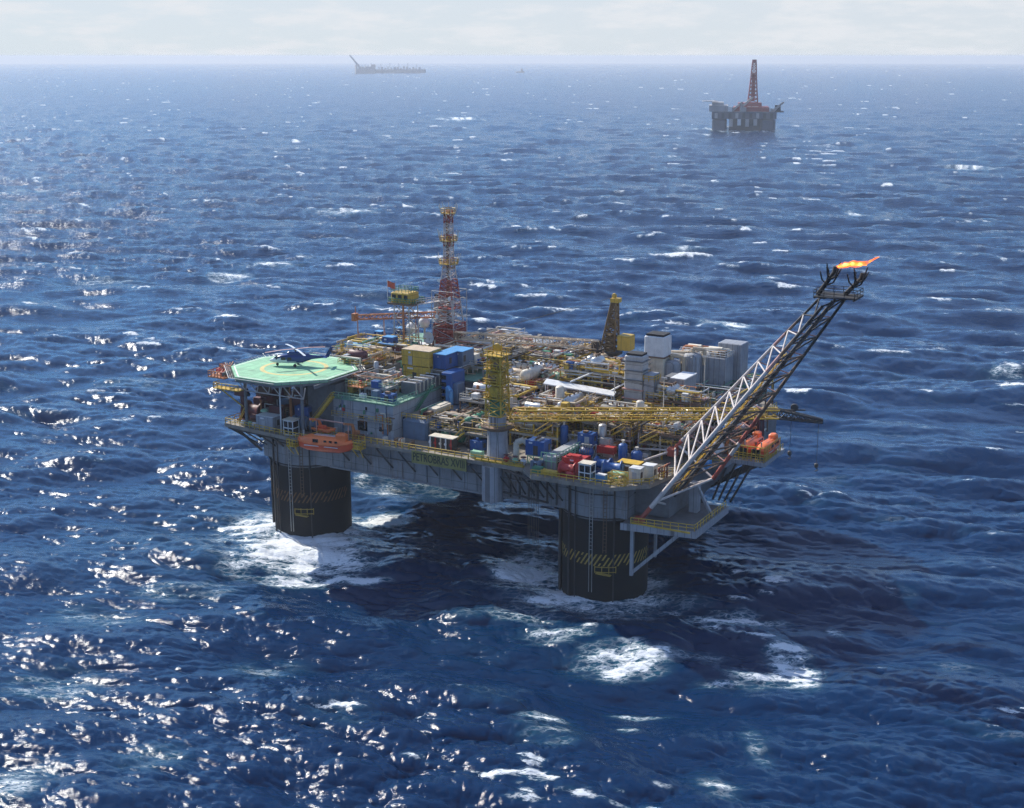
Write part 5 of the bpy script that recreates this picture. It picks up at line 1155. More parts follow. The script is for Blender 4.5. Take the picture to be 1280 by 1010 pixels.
# ================================================================== upper left: yellow and blue stores
def container(name, label, cat, at, dims, mt, roofm=None, rz=0, group=None, ribs=True, door=None):
    t = thing(name, label, cat, at, rz, group); x, y, z = dims
    b_ = MB().bbox(-x/2, x/2, -y/2, y/2, .12, z, .07).build('body', mt, t)
    if ribs:
        m = MB(); n_ = max(3, int(x/.6))
        for i in range(n_): m.box(-x/2+.2+i*(x-.4)/n_, -x/2+.32+i*(x-.4)/n_, -y/2-.05, -y/2, .3, z-.2)
        n_ = max(3, int(y/.6))
        for i in range(n_): m.box(x/2, x/2+.05, -y/2+.2+i*(y-.4)/n_, -y/2+.32+i*(y-.4)/n_, .3, z-.2)
        m.build('corrugation', mt, b_)
    for sx_ in (-1, 1):
        for sy in (-1, 1): MB().box(sx_*x/2-.1, sx_*x/2+.1, sy*y/2-.1, sy*y/2+.1, 0, z+.03).build('corner_post', mt, t)
    if min(x, z) > 1.5:
        GG = random.Random(int(x*91+y*37+z*53+at[0]*17))
        w0 = min(1.0, x*.4); x0_ = -x/2+.15+(x-w0-.3)*GG.random()
        MB().box(x0_, x0_+w0, -y/2-.1, -y/2-.02, .25, min(2.1, z*.75)).build('door', GG.choice(['dark_steel', 'grey_paint', mt]), t)
        MB().box(-x/2+.2+(x-1)*GG.random(), -x/2+.7+(x-1)*GG.random()*.3, -y/2-.09, -y/2-.02, z*.8, z*.9).build('plate', 'white_paint', t)
        yv = -y/2+.2+(y-1.1)*GG.random(); MB().box(x/2+.02, x/2+.1, yv, yv+.8, z*.35, z*.75).build('louvre', 'dark_steel', t)
        if not roofm:
            for q_ in range(3): MB().bbox(-x/2+.2+(x-.9)*GG.random(), -x/2+.8+(x-.9)*GG.random()*.4+.3, -y/2+.2, -y/2+.6+(y-.9)*GG.random(), z, z+.15+.4*GG.random(), .03).build('roof_fitting', GG.choice(['galvanised', 'brown_steel', mt]), t)
    if roofm: MB().box(-x/2-.1, x/2+.1, -y/2-.1, y/2+.1, z, z+.12).build('roof', roofm, t)
    if door: MB().box(-.5, .5, -y/2-.09, -y/2-.02, .2, 2.2).build('door', door, t)
    return t
container('workshop_container', 'big ochre yellow workshop box standing below another of the same colour', 'container', (18.8, 15.5, 32.1), (6.6, 4.2, 3.4), 'ochre', None)
container('workshop_container', 'upper ochre yellow workshop box with tan roof, stacked on its twin', 'container', (18.6, 15.6, 35.6), (6.8, 4.6, 3.4), 'ochre', 'tan_lagging', door=None)
container('workshop_container', 'blue workshop box with roof coloured sunlit blue, nearer the camera, right of the ochre boxes', 'container', (23.8, 17.0, 35.2), (3.0, 4.6, 3.2), 'blue_paint', 'blue_light')  # sunlit roof and shaded walls put into two blues
container('workshop_container', 'blue workshop box with roof coloured sunlit blue set farther back, right of the ochre boxes', 'container', (24.2, 22.0, 34.9), (4.4, 4.6, 3.4), 'blue_grey', 'blue_light')  # roof coloured as sunlit, walls darkened as shade
t = thing('support_frame', 'dark steel frame carrying the blue roofed workshop boxes', 'frame', (24.2, 19, D))
MB().truss([(-2, -5, 0), (2.2, -5, 0), (2.2, 5, 0), (-2, 5, 0)], [(-2, -5, 10.6), (2.2, -5, 10.6), (2.2, 5, 10.6), (-2, 5, 10.6)], 3, .2, .12).build('frame', 'galvanised', t); MB().box(-2.2, 2.6, -5, 5.2, 10.15, 10.35).build('floor', 'deck_steel', t)
t = thing('vent_fan_house', 'grey fan house with four dark square openings in white frames on the accommodation roof', 'fan house', (22.8, 10, 31.95))
MB().bbox(-1.6, 1.6, -6, 6, 0, 2.3, .1).build('casing', 'wall_dark', t)
for k in range(5):
    f_ = MB().box(-1.7, -1.3, -5.8+k*2.3, -5.6+k*2.3, 2.3, 2.6).box(1.3, 1.7, -5.8+k*2.3, -5.6+k*2.3, 2.3, 2.6).box(-1.7, 1.7, -5.85+k*2.3, -5.55+k*2.3, 2.38, 2.56).build('opening_frame', 'white_paint', t)
    if k < 4: MB().box(-1.3, 1.3, -5.5+k*2.3, -3.6+k*2.3, 2.32, 2.36).build('opening', 'soot_black', t)
for k in range(8): MB().box(1.6, 1.72, -5.7+k*1.5, -5.45+k*1.5, .2, 2.2).build('pilaster', 'cream_paint', t)
MB().box(-1.75, 1.75, -6.1, -5.9, .1, 2.5).build('end_panel', 'wall_dark', t)
t = thing('stair_casing', 'dark blue stair and duct casing in the shadow right of the ochre boxes', 'casing', (27.6, 14.0, 28.95))
MB().bbox(-1.4, 1.3, -2.6, 2.6, 0, 6.6, .15).build('wall', 'blue_paint', t); MB().bbox(1.3, 2.4, -2.2, .6, 0, 4.4, .1).build('wall', 'blue_grey', t)
MB().poly([(.4, -2.9, .2), (.4, -2.9, 3.6), (1.6, -3.6, 3.0), (1.6, -3.6, .2)], .5, 10).build('duct', 'blue_light', t)
for k in range(4): MB().box(-1.45, -.2, -2.68, -2.58, .6+k*1.5, 1.5+k*1.5).build('window', 'glass_dark', t)
def box_at(name, label, cat, at, dims, mt, roofm=None, group=None, rz=0): return container(name, label, cat, at, dims, mt, roofm, rz, group, ribs=max(dims[:2]) > 1.9)
R2 = 31.93
box_at('chemical_tank', 'bright blue box tank at the front corner of the pale green roof', 'tank', (22.7, -3.0, R2), (2.6, 1.7, 1.7), 'blue_paint')
box_at('chemical_tank', 'second blue box tank beside the bright one on the pale green roof', 'tank', (19.4, -2.6, R2), (1.4, 1.4, 1.9), 'blue_grey')
box_at('equipment_box', 'small white equipment box on the left of the pale green roof', 'box', (16.4, -3.2, R2), (1.0, .9, 1.0), 'white_paint')
box_at('equipment_box', 'grey slatted equipment box with tan top in the middle of the green roof', 'box', (17.6, 3.2, R2), (3.4, 2.6, 2.0), 'grey_paint', 'tan_lagging')
box_at('equipment_box', 'maroon equipment box on the roof edge nearest the helideck', 'box', (11.4, 1.6, R2), (1.6, 1.4, 1.6), 'maroon')
box_at('equipment_box', 'dark red equipment box behind the maroon one near the helideck', 'box', (12.8, 4.5, R2), (1.8, 1.6, 1.7), 'red_paint')
t = thing('gas_sphere', 'small pinkish white round tank on the green roof left of the fan house', 'tank', (18.6, 8.4, R2))
MB().lathe((0, 0, 1.6), [(.05, -1.1), (.7, -.85), (1.1, 0), (.7, .85), (.05, 1.1)], 16).build('shell', 'cream_paint', t)
for s in range(4): MB().tube((.7*math.cos(s*PI/2), .7*math.sin(s*PI/2), 0), (.8*math.cos(s*PI/2), .8*math.sin(s*PI/2), 1.3), .1, n=5).build('leg', 'galvanised', t)
R3 = 32.72
UP = [('blue box tank with light blue lid at the far left of the upper deck', (-6.4, 36, 2.2), (1.8, 1.6, 1.9), 'blue_paint', 'blue_light'),
      ('blue cube tank with pale lid left of the rusty service boom post', (-3, 39.6, 2.2), (2.2, 2, 2.4), 'blue_paint', 'blue_light'),
      ('tall blue tank with light lid right of the service boom post', (3.8, 25.4, 2.3), (2.6, 2, 3.4), 'blue_paint', 'blue_light'),
      ('low blue tank next to the helideck edge on the upper deck', (-1.6, 24.4, .1), (1.7, 1.5, 2.6), 'blue_paint', 'blue_light'),
      ('second low blue tank right of the first beside the helideck edge', (1.0, 23.2, .1), (1.7, 1.5, 2.6), 'blue_grey', 'blue_light'),
      ('dark red box beside the tall blue tank on the upper deck', (6.6, 24.2, .1), (1.8, 1.6, 3.8), 'maroon', None),
      ('orange box store under the service boom', (-1.2, 30.5, 2.5), (2.6, 1.6, 1.4), 'orange_steel', 'cream_paint'),
      ('pale green skid box between helideck and ochre boxes', (8, 20.6, .1), (3, 1.6, 1.5), 'green_pale', None),
      ('blue upright cabinet left of the ochre boxes', (13.6, 19.6, .1), (1.5, 1.6, 3.6), 'blue_paint', 'blue_light'),
      ('white store cabin below the look-out cabin', (6.4, 35.2, .1), (3.6, 2.4, 2.4), 'white_paint', 'white_paint'),
      ('cream store cabin left of the ochre boxes', (15.8, 21.2, .1), (2.4, 2, 4.4), 'cream_paint', 'white_paint')]
for lb, (a, b_, dz), dims, mt, rf in UP: box_at('storage_tank' if 'tank' in lb else 'storage_box', lb, 'tank' if 'tank' in lb else 'box', (a, b_, R3+dz), dims, mt, rf)
for a, b_, h_, lb in ((-.6, 41, 3.6, 'round white dome aerial lower of two beside the look-out legs'), (3.4, 40.4, 5.4, 'round white dome aerial higher of two beside the look-out legs')):
    t = thing('radome', lb, 'radome', (a, b_, R3), 0)
    MB().lathe((0, 0, h_+1.2), [(.9, -1.1), (1.35, -.4), (1.3, .3), (.8, .95), (.05, 1.2)], 18).build('dome', 'white_paint', t)
    MB().tube((0, 0, 0), (0, 0, h_+.2), .25, n=8).box(-.9, .9, -.9, .9, h_-.1, h_+.1).build('stand', 'galvanised', t)
t = thing('deck_crane_jib', 'slim yellow jib leaning over the upper deck beside the helideck', 'jib', (-4, 21, 32.7))
MB().truss([(0, -.3, .2), (0, .3, .2), (.2, 0, .8)], [(8, 3.7, 4.6), (8, 4.3, 4.6), (8.2, 4, 5.2)], 8, .09, .05).build('jib', 'yellow_paint', t); MB().tube((0, 0, 0), (0, 0, 1.6), .3, n=8).build('post', 'yellow_paint', t)
t = thing('access_tower', 'blue pipe tower right of the red mast', 'tower', (20, 39, 32.7))
MB().lathe((0, 0, 0), [(1.1, 0), (1.1, 6.4), (.8, 6.8), (.1, 7)], 16).build('shell', 'blue_grey', t); MB().rail([(-1.4, -1.4, 5.2), (1.4, -1.4, 5.2), (1.4, 1.4, 5.2)], 1, 1, .06).build('guard_rail', 'cream_paint', t)

# ================================================================== left deck under the helideck
def winch(at, label, mt, drum='brown_steel', s=1.0, rz=0, group=None):
    t = thing('mooring_winch', label, 'winch', at, rz, group)
    MB().box(-2.2*s, 2.2*s, -1.4*s, 1.4*s, 0, .35*s).build('bed', mt, t)
    MB().lathe((0, 0, 1.5*s), [(1.35*s, -1.5*s), (1.35*s, -1.35*s), (.85*s, -1.3*s), (.85*s, 1.3*s), (1.35*s, 1.35*s), (1.35*s, 1.5*s)], 18, 'x').build('drum', drum, t)
    for x in (-1.75, 1.75): MB().add([(x*s-.15*s, -1.2*s, .3*s), (x*s+.15*s, -1.2*s, .3*s), (x*s+.15*s, 1.2*s, .3*s), (x*s-.15*s, 1.2*s, .3*s), (x*s-.15*s, -.3*s, 2.3*s), (x*s+.15*s, -.3*s, 2.3*s), (x*s+.15*s, .3*s, 2.3*s), (x*s-.15*s, .3*s, 2.3*s)], [(0, 1, 5, 4), (1, 2, 6, 5), (2, 3, 7, 6), (3, 0, 4, 7), (4, 5, 6, 7)]).build('side_frame', mt, t)
    MB().drum((1.0*s, -1.3*s, .9*s), 1.2*s, .45*s, 'x', 10).build('motor', mt, t)
    return t
winch((-9.6, -6.4, D), 'dark maroon mooring winch at the left outer corner under the helideck', 'maroon', 'maroon', 1.5)
winch((-4.2, -5.2, D), 'dark maroon mooring winch under the helideck, just behind the white cabin', 'maroon', 'maroon', 1.5)
winch((-7, 3, D), 'maroon mooring winch deep in shadow behind the two front ones', 'maroon', 'dark_steel', 1.6)
box_at('winch_house', 'tall dark maroon housing in the shadow below the helideck', 'housing', (0, -1, D), (6, 3, 6.4), 'maroon')
box_at('winch_house', 'dark maroon housing at the outer left below the fire monitor platform', 'housing', (-10.4, 0, D), (4.5, 4, 6), 'maroon')
t = thing('green_pump', 'pale green pump with dark stripes standing before the maroon winches', 'pump', (-5.2, -8.6, D))
MB().drum((0, 0, 2.4), 1.8, .8, 'z', 14).build('body', 'green_pale', t); MB().lathe((0, 0, 2.0), [(.83, -.2), (.83, .2)], 14).lathe((0, 0, 3.0), [(.82, -.15), (.82, .15)], 14).build('stripe', 'dark_steel', t); MB().box(-.7, .7, -.7, .7, 0, 1.2).build('plinth', 'green_paint', t)
container('deck_cabin', 'plain grey white steel cabin on the left front deck edge', 'cabin', (-2.6, -10.4, D), (4.3, 2.6, 3.0), 'panel_grey', 'white_paint', ribs=False)
def cab(at, label, rz=0):
    t = thing('winch_control_cab', label, 'control cab', at, rz, 'white framed winch control cabs')
    MB().box(-1.15, 1.15, -1.0, 1.0, .3, 3.1).build('glazing', 'glass_dark', t)
    m = MB()
    for x in (-1.2, -.05, 1.1):
        for y in (-1.05, .95): m.box(x, x+.14, y, y+.14, .2, 3.2)
    for z in (.2, 1.55, 3.05):
        m.box(-1.22, 1.26, -1.1, -1.02, z, z+.2); m.box(-1.22, 1.26, 1.03, 1.1, z, z+.2); m.box(1.16, 1.26, -1.02, 1.03, z, z+.2); m.box(-1.26, -1.16, -1.02, 1.03, z, z+.2)
    m.build('frame', 'white_paint', t)
    MB().box(-1.35, 1.35, -1.2, 1.2, 3.26, 3.42).build('roof', 'cream_paint', t); MB().box(-1.1, 1.1, -1, 1, 0, .2).build('base', 'grey_paint', t)
    return t
c0_ = cab((4.2, -11.6, D), 'white framed glazed control cab beside the orange lifeboat')
cab((70.8, -9.6, D), 'white framed glazed control cab between the red and blue winches on the right')
for k, (a, b_, lb) in enumerate(((2.6, -7.6, 'leftmost blue grey cable drum under the helideck'), (4.8, -7.2, 'second blue grey cable drum from the left under the helideck'), (7.0, -6.9, 'third blue grey cable drum, nearest the orange davit'))):
    t = thing('cable_drum', lb, 'cable drum', (a, b_, D), 0, 'blue grey cable drums')
    MB().lathe((0, 0, 1.5), [(1.45, -.75), (1.45, -.6), (.9, -.58), (.9, .58), (1.45, .6), (1.45, .75)], 20, 'x').build('drum', 'blue_grey', t); MB().box(-1, 1, -.9, -.6, 0, 1.2).box(-1, 1, .6, .9, 0, 1.2).build('cradle', 'dark_steel', t)
box_at('hydraulic_unit', 'bright blue hydraulic unit above the grey cable drums under the helideck', 'hydraulic unit', (2.2, -4.6, D+.0), (3.4, 1.6, 4.3), 'blue_paint')
t = thing('access_ladder', 'yellow leaning ladder on the far left deck corner', 'ladder', (-10.6, -9.6, D))
m = MB()
for s in (0, .7): m.beam((-1.2, s, 0), (1.0, s, 3.6), .14)
for k in range(8): m.tube((-1.2+.27*k, 0, .3+.44*k), (-1.2+.27*k, .7, .3+.44*k), .06, n=4)
m.build('ladder', 'yellow_paint', t)
for k, (a, b_, lb) in enumerate(((-9.2, -10.6, 'pale green grey liferaft canister nearest the left deck corner'), (-7.6, -10.7, 'middle pale green grey liferaft canister on the left deck edge'), (-6.0, -10.9, 'pale green grey liferaft canister beside the white cabin'))):
    t = thing('liferaft_canister', lb, 'liferaft', (a, b_, D), 0, 'liferaft canisters on the left deck edge')
    MB().drum((0, 0, .7), .9, .45, 'x', 12).build('canister', 'green_pale' if k == 1 else 'white_paint', t); MB().box(-.5, .5, -.4, .4, 0, .3).build('cradle', 'galvanised', t)
t = thing('fairlead_post', 'dark maroon bent post on the far left of the deck', 'post', (-12.0, -7.5, D)); MB().poly([(0, 0, 0), (0, 0, 6), (.8, 0, 6.6), (1.8, 0, 6.4)], .4, 8).build('post', 'maroon', t)
MB().lathe((1.8, 0, 5.9), [(.3, -.2), (.5, 0), (.3, .2)], 10, 'y').build('sheave', 'dark_steel', t)

# ================================================================== front deck of the middle bay
t = thing('pipe_skid', 'cream skid of small pipes and red valves on the deck below the grey ramp block', 'skid', (37.2, -5.4, D))
MB().box(-3, 3, -1.3, 1.3, 0, .3).build('bed', 'brown_steel', t); MB().bbox(-2.6, 2.6, -1, 1.0, .3, 2.6, .1).build('casing', 'dark_steel', t); MB().box(-2.8, 2.8, -1.2, 1.2, 2.6, 2.75).build('roof', 'cream_paint', t)
for k in range(5): MB().tube((-2.4+k*1.2, -1.15, .3), (-2.4+k*1.2, -1.15, 2.6), .16, n=6).lathe((-2.4+k*1.2, -1.3, 1.5), [(.3, -.06), (.3, .06)], 10, 'y').build('pipe', ['white_paint', 'red_paint', 'cream_paint'][k % 3], t)
box_at('deck_locker', 'dark blue deck locker left of the crane pedestal', 'locker', (43.6, -2.8, D), (2.6, 1.6, 2.2), 'blue_paint')
box_at('deck_locker', 'pale green deck locker next to the crane pedestal', 'locker', (46.0, -7.2, D), (2.2, 1.0, 1.4), 'green_pale')
t = thing('vent_pipe', 'fat bent cream vent pipe right of the crane pedestal', 'pipe', (53.4, -5, D)); MB().poly([(0, 0, 0), (0, 0, 3.6), (1.4, .4, 4.2), (2.4, .6, 3.4)], .6, 10).build('pipe', 'cream_paint', t); MB().lathe((0, 0, 0), [(.9, 0), (.9, .2)], 12).build('flange', 'brown_steel', t)
for k, (a, b_, mt, lb) in enumerate(((52.6, -7.4, 'red_paint', 'red valve stand close to the right of the crane pedestal'), (54.6, -7.6, 'green_pale', 'pale green valve stand right of the red one'), (56.2, -7.2, 'white_paint', 'white valve stand left of the tall blue tank'))):
    t = thing('valve_stand', lb, 'valve', (a, b_, D), .2*k); MB().tube((0, 0, 0), (0, 0, 1.5), .25, n=8).drum((0, 0, .8), .9, .4, 'x', 10).build('body', mt, t); MB().lathe((0, 0, 1.6), [(.55, -.05), (.6, 0), (.55, .05)], 14).build('hand_wheel', 'maroon', t)

# ================================================================== right front deck over the column
def tank_on_legs(name, label, at, r_, h_, mt, legs=1.2):
    t = thing(name, label, 'tank', at)
    MB().drum((0, 0, legs+h_/2+r_*.4), h_, r_, 'z', 18).build('shell', mt, t)
    for k in range(4): MB().tube((r_*.7*math.cos(PI/4+k*PI/2), r_*.7*math.sin(PI/4+k*PI/2), 0), (r_*.7*math.cos(PI/4+k*PI/2), r_*.7*math.sin(PI/4+k*PI/2), legs+r_*.4), .13, n=6).build('leg', mt, t)
    MB().tube((0, 0, legs+h_+r_*.8), (0, 0, legs+h_+r_*.8+.6), .2, n=8).lathe((0, 0, legs+h_+r_*.8+.6), [(.35, -.05), (.35, .05)], 10).build('nozzle', 'cream_paint', t)
    MB().poly([(r_, 0, legs+h_*.6), (r_+.4, 0, legs+h_*.6), (r_+.4, .1, .3)], .12, 6).build('pipe', 'galvanised', t)
    return t
t = box_at('chemical_tank', 'large square blue tank on legs, leftmost on the right front deck', 'tank', (57.8, -4.2, D+1.6), (3.8, 2.8, 3.0), 'blue_paint')
t = thing('tank_frame', 'green frame with ladder carrying the large square blue tank', 'frame', (57.8, -4.2, D))
MB().truss([(-1.7, -1.2, 0), (1.7, -1.2, 0), (1.7, 1.2, 0), (-1.7, 1.2, 0)], [(-1.7, -1.2, 1.6), (1.7, -1.2, 1.6), (1.7, 1.2, 1.6), (-1.7, 1.2, 1.6)], 1, .12, .08, cross=True).build('frame', 'green_pale', t); MB().beam((2.1, -1.4, 0), (2.1, -1.4, 2.8), .1).beam((2.6, -1.4, 0), (2.6, -1.4, 2.8), .1).build('ladder', 'green_pale', t)
box_at('chemical_tank', 'small dark blue tank in front of the green tank frame', 'tank', (59.6, -8, D), (2.0, 1.2, 1.7), 'blue_grey')
tank_on_legs('pump_column', 'slim upright blue pump with finned head behind the long grey skid', (58.6, 5.0, D), .8, 3.6, 'blue_paint')
t = thing('cargo_skid', 'long dark grey louvred skid inside a pale green railing', 'skid', (61.6, -.6, D))
cs0 = MB().bbox(-1.4, 1.4, -6.4, 6, 0, 2.5, .1).build('casing', 'grey_paint', t)
for k in range(4): MB().box(1.4, 1.46, -6+k*3, -3.6+k*3, .4, 2.2).build('louvre', 'dark_steel', cs0)
MB().rail([(-1.6, -6.6, 0), (1.7, -6.6, 0), (1.7, 6.2, 0)], 3.2, 1.3, .1).rail([(1.7, -6.6, 1.6), (1.7, 6.2, 1.6)], .8, 1.3, .07).build('guard_rail', 'green_pale', t)
hvessel('chemical_drum', 'lower bright blue horizontal drum tank right of the long grey skid', 'tank', (65.2, 1.6, D), 1.9, 1.05, 'blue_paint')
t = box_at('chemical_tank', 'bright blue square tank stacked above the lower blue drum', 'tank', (64.4, 3.6, D+2.6), (3.0, 2.0, 2.4), 'blue_paint')
t = thing('tank_frame', 'white frame holding up the stacked bright blue tank', 'frame', (64.4, 3.6, D)); MB().truss([(-1.5, -1, 0), (1.5, -1, 0), (1.5, 1, 0), (-1.5, 1, 0)], [(-1.5, -1, 2.6), (1.5, -1, 2.6), (1.5, 1, 2.6), (-1.5, 1, 2.6)], 1, .12, .08, cross=True).build('frame', 'white_paint', t)
container('red_container', 'red corrugated cabin container behind the white framed cab', 'container', (66.6, -5.6, D), (4.2, 3.0, 2.9), 'red_paint', None)
winch((66.8, -9.2, D), 'bright red winch on the right front deck edge', 'red_paint', 'red_paint', 1.0)
box_at('deck_locker', 'low yellow locker along the rail before the red winch', 'locker', (63.6, -10.3, D), (3.2, 1.0, 1.0), 'yellow_paint')
box_at('deck_locker', 'olive green locker at the rail left of the yellow locker', 'locker', (61.0, -10.2, D), (1.8, 1.0, 1.3), 'green_paint')
winch((71.2, -3.4, D), 'blue winch with blue drum beside the stacked blue tanks', 'blue_paint', 'blue_paint', 1.0)
winch((74.0, -5.2, D), 'dark blue winch right of the white framed cab', 'blue_grey', 'blue_paint', 1.1, .2)
tank_on_legs('pump_column', 'upright blue pump with white top behind the dark blue winch', (73.4, .4, D), .85, 3.0, 'blue_paint')
tank_on_legs('chemical_drum', 'squat blue tank right of the upright white topped pump', (75.8, 1.4, D), 1.1, 1.8, 'blue_paint', .9)
box_at('equipment_box', 'long red equipment box behind the stacked blue tanks', 'box', (68.6, 3.4, D+1.4), (3.4, 1.2, 1.5), 'red_paint')
box_at('deck_cabin', 'bright yellow roofed deck cabin right of the blue winches', 'cabin', (76.6, -3.2, D), (4.2, 2.4, 2.6), 'brown_steel', 'yellow_paint')
box_at('equipment_box', 'pale green box in front of the yellow roofed cabin', 'box', (75.8, -6.4, D), (2.6, 1.6, 1.5), 'green_pale')
box_at('equipment_box', 'small blue and white box on the rail right of the white framed cab', 'box', (73.4, -8.8, D), (1.6, 1.0, 1.2), 'blue_light', 'white_paint')
t = thing('valve_skid', 'yellow tubular skid full of valves at the right front rail', 'skid', (76.8, -9.0, D))
MB().truss([(-1.6, -.9, 0), (1.6, -.9, 0), (1.6, .9, 0), (-1.6, .9, 0)], [(-1.6, -.9, 2.2), (1.6, -.9, 2.2), (1.6, .9, 2.2), (-1.6, .9, 2.2)], 2, .1, .07, cross=True).build('frame', 'yellow_paint', t)
for k in range(4): MB().drum((-1.1+k*.75, 0, .5+.35*k), .5, .3, 'z', 8).build('valve', ['brown_steel', 'green_paint', 'cream_paint', 'dark_steel'][k], t)
for k, (a, b_, lb) in enumerate(((79.2, -6.2, 'left grey cubic cabinet at the right front corner of the deck'), (80.6, -3.4, 'right grey cubic cabinet near the flare boom foot'))):
    container('switch_cabinet', lb, 'cabinet', (a, b_, D), (2.1, 1.8, 2.7), 'cream_paint', 'white_paint', ribs=False)
t = thing('deck_valve_tree', 'reddish brown bundle of flanged pipes by the flare boom foot', 'pipework', (82.0, -1.0, D))
for k in range(5): MB().poly([(k*.5-1, 0, 0), (k*.5-1, 0, 1.2+.3*k), (k*.5-1, 1.5, 1.2+.3*k)], .16, 6).lathe((k*.5-1, 0, 1), [(.3, -.1), (.3, .1)], 8).build('pipe', ['orange_steel', 'maroon', 'brown_steel'][k % 3], t)
box_at('equipment_box', 'light blue box near the right edge behind the flare boom', 'box', (86.2, 9.4, D-.4), (2.2, 2.0, 1.4), 'blue_light')
t = thing('fuel_tank', 'white round topped tank seen through the flare boom lattice', 'tank', (86, 15.6, D-.4)); MB().drum((0, 0, 2.0), 3.2, 1.4, 'y', 18).build('shell', 'white_paint', t); MB().box(-1, 1, -1.4, -1, 0, 1).box(-1, 1, 1, 1.4, 0, 1).build('saddle', 'galvanised', t)
box_at('equipment_box', 'purple grey machinery box behind the right lifeboats', 'box', (87.4, 33.5, D), (3.4, 3, 4.6), 'maroon')

# tan ducts, vents and small gear crowding the right rear roofs
for (a, b_, z, lb, mt) in ((66.5, 45.2, 36.6, 'crooked tan duct crossing between the tallest stack and the ribbed casings', 'tan_lagging'), (72.5, 49, 37.2, 'pale crooked duct lying on the turbine enclosure roof', 'cream_paint'), (67, 52, 36.6, 'rusty crooked duct on the low grey enclosure', 'orange_steel')):
    t = thing('roof_duct', lb, 'duct', (a, b_, z))
    MB().poly([(-3, 0, -.4), (-2.4, 0, .9), (1.5, .4, 1.1), (3, 1.6, .8), (3, 1.6, -.6)], .42, 8).build('duct', mt, t)
    MB().rail([(-3, -1.2, 0), (3, -1.2, 0), (3, 1.4, 0)], 1.0, 1.2, .07).build('guard_rail', 'white_paint', t)

module('low railed rack of pipes and skids on the front of the pale green roof', 10.6, 20.6, -1.4, 9, 31.93, (1.9,), 41, 34, 2, 'galvanised', 'green_pale', ('cream_paint', 'maroon', 'grey_paint'), pm=WARM+DARK, stair=False, upright=1)
module('low rusty pipe rack on the grey block directly behind the helideck', 3.3, 9.9, 6, 18, 34.22, (1.7,), 42, 30, 2, 'brown_steel', 'yellow_paint', ('maroon', 'cream_paint'), pm=WARM+DARK, stair=False, upright=1)
module('raised pipe bridge with yellow rails crossing behind the banded exhaust stack', 47, 62, 25.2, 30, 32.0, (2.2, 4.0), 43, 46, 2, 'ochre', 'yellow_paint', ('silver', 'tan_lagging'), pm=WARM+['yellow_paint'], stair=False, upright=1)
module('high yellow railed pipe rack just right of the yellow crane tower', 52.6, 60, 6, 16, 30.2, (1.8,), 44, 40, 2, 'ochre', 'yellow_paint', ('cream_paint', 'silver'), pm=WARM+['yellow_paint', 'ochre'], stair=False, upright=1)

module('tall narrow pipe rack with yellow rails in front of the sloping grey cabin', 68, 80, 22.6, 28.6, 28.4, (2.2, 4.4), 45, 48, 2, 'ochre', 'yellow_paint', ('silver', 'tan_lagging', 'cream_paint'), pm=WARM+DARK+['yellow_paint'], stair=False, upright=2)
module('rusty pipe rack crowding the deck left of the tallest exhaust stack', 58.5, 62.6, 36, 48, 29.4, (2.6, 4.8), 46, 40, 2, 'brown_steel', 'yellow_paint', ('silver', 'tan_lagging'), pm=WARM+DARK, stair=False, upright=1)

# ================================================================== far vessels
FR = (324, 1945, 0)
dr = thing('drilling_rig', 'far drilling rig with tall red derrick standing in the haze on the right', 'oil rig', FR, math.radians(-8), world=True)
dr.scale = (1, 1, .87)
for sx_ in (-1, 1):
    for sy in (-1, 1):
        if True:
            MB().bbox(sx_*33-10, sx_*33+10, sy*27-10, sy*27+10, -8, 18, 2.5).build('column', 'rig_blue', dr)
hb_ = MB().box(-44, 44, -37, 37, 17.9, 29).build('hull_box', 'rig_blue', dr)
for k in range(9):
    MB().box(-40+k*9.4, -36+k*9.4, -37.6, -37, 19, 27).build('panel', 'rig_pale' if k % 3 == 0 else 'rig_dark', hb_)
for k in range(4): MB().box(-20+k*11, -15+k*11, -38, -37, 6+2*(k % 2), 17.8).build('riser_panel', 'rig_pale' if k != 1 else 'white_paint', dr)
MB().box(-20, 23, -35, -28, -5, 17.8).build('dark_leg_gap', 'rig_dark', dr)  # solid dark box added for the dark gap between the legs
MB().box(-48, -22, -32, 20, 29, 38).box(-44, -28, -24, 10, 38, 43).build('quarters', 'rig_pale', dr)
MB().lathe((-47, -20, 0), [(11, 44.5), (11, 45.5)], 8).build('helideck', 'rig_pale', dr)
MB().box(-14, 34, -26, 22, 29, 36).box(-8, 24, -14, 14, 36, 42).build('drill_floor', 'rig_red', dr)
h0, h1 = 8.5, 3.2
mlev = [(42, 6.8), (60, 5.3), (78, 4.1), (94, 3.2), (106, 2.5)]
for k in range(4):
    z0_, w0 = mlev[k]; z1_, w1 = mlev[k+1]; cx_ = 12
    MB().truss([(cx_-w0, -w0, z0_), (cx_+w0, -w0, z0_), (cx_+w0, w0, z0_), (cx_-w0, w0, z0_)], [(cx_-w1, -w1, z1_), (cx_+w1, -w1, z1_), (cx_+w1, w1, z1_), (cx_-w1, w1, z1_)], 3, .75, .42, cross=True).build('derrick_section', 'rig_red', dr)
MB().box(9.5, 14.5, -2.5, 2.5, 44, 88).build('derrick_core', 'rig_red', dr)
MB().box(7.5, 16.5, -4.5, 4.5, 77, 81).box(9, 15, -3, 3, 104, 109).build('derrick_head', 'rig_red', dr)
for (x, z) in ((-18, 29), (38, 29), (-4, 36)): MB().truss([(x-2, -30, z), (x+2, -30, z), (x, -26, z)], [(x+14, -28, z+15), (x+16, -28, z+15), (x+15, -26, z+15)], 5, .6, .4).tube((x, -28, 24), (x, -28, z+5), 1.8).build('crane', 'rig_pale', dr)
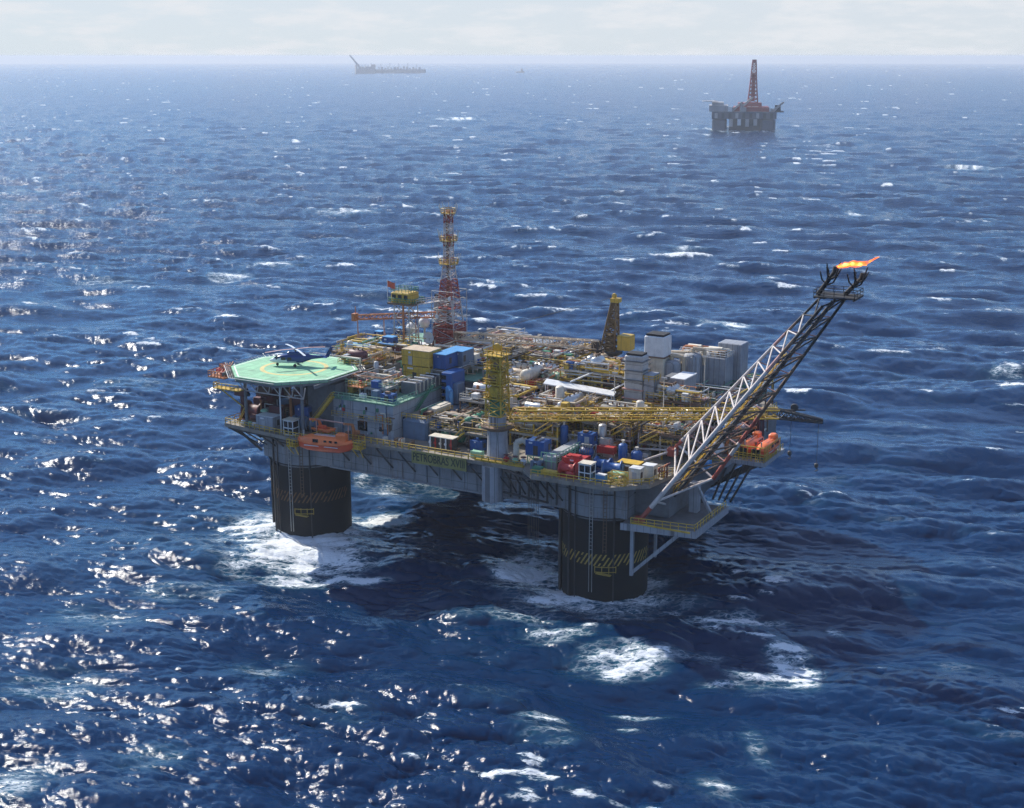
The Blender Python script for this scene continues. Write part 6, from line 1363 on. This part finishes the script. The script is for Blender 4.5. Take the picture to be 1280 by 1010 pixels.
MB().box(40, 54, -26, -10, 28, 30).box(42, 50, -20, -12, 30, 39).build('side_stage', 'rig_dark', dr)
for k in range(14): MB().box(-18+R.random()*54, -14+R.random()*58, -32+R.random()*4, -26, 29, 30+R.random()*7).build('deck_box', R.choice(['rig_pale', 'rig_red', 'rig_dark', 'white_paint']), dr) if False else None
G = random.Random(5)
for k in range(16):
    x, y = -20+G.random()*56, -34+G.random()*20; s = 2+3*G.random()
    MB().box(x-s, x+s, y-2, y+2, 29, 32+5*G.random()).build('deck_box', G.choice(['rig_pale', 'rig_red', 'rig_dark', 'white_paint']), dr)

def ship(label, name, at, rz, L_, seed):
    t = thing(name, label, 'ship', at, rz, world=True); G = random.Random(seed)
    h = L_/2; pts = [(-h, -18), (h*.8, -20), (h, 0), (h*.8, 20), (-h, 18)]
    MB().prism(pts, -4, 22).build('hull', 'ship_hazed', t)
    MB().box(-h*.96, -h*.80, -16, 16, 22, 52).build('bridge_house', 'rig_pale', t)
    for k in range(14):
        x = -h*.7 + k*(h*1.55/14); MB().box(x, x+6+8*G.random(), -14, 14, 22, 30+12*G.random()).build('topside_block', 'ship_hazed', t)
    for k in range(5):
        x = -h*.6+k*h*.32; MB().tube((x, 0, 22), (x, 0, 48+14*G.random()), 1.6, n=6).build('mast', 'ship_hazed', t)
    return t
def far(u, d): return ((u-640)/1700*d*1.004, d)
x, y = far(502, 8800); s1 = ship('faint production ship with crowded deck on the hazy horizon', 'production_ship', (x, y, -y*y/1.48e7), 0.12, 350, 3)
x, y = far(462, 8600); s2 = ship('faint crane ship with raised jib at the left end of the horizon group', 'crane_ship', (x, y, -y*y/1.48e7), .3, 120, 4)
MB().truss([(-30, -4, 30), (-30, 4, 30), (-22, 0, 30)], [(-92, -1, 108), (-92, 1, 108), (-90, 0, 109)], 6, 3.2, 1.2).build('jib', 'ship_hazed', s2)
x, y = far(650, 9000)
sv_ = thing('supply_boat', 'tiny faint supply boat on the hazy horizon right of the ships', 'boat', (x, y, -y*y/1.48e7), .2, world=True)
MB().prism([(-28, -7), (18, -7), (28, 0), (18, 7), (-28, 7)], -2, 8).build('hull', 'ship_hazed', sv_); MB().box(4, 16, -6, 6, 8, 24).tube((10, 0, 24), (10, 0, 34), 1).build('bridge_house', 'rig_pale', sv_)
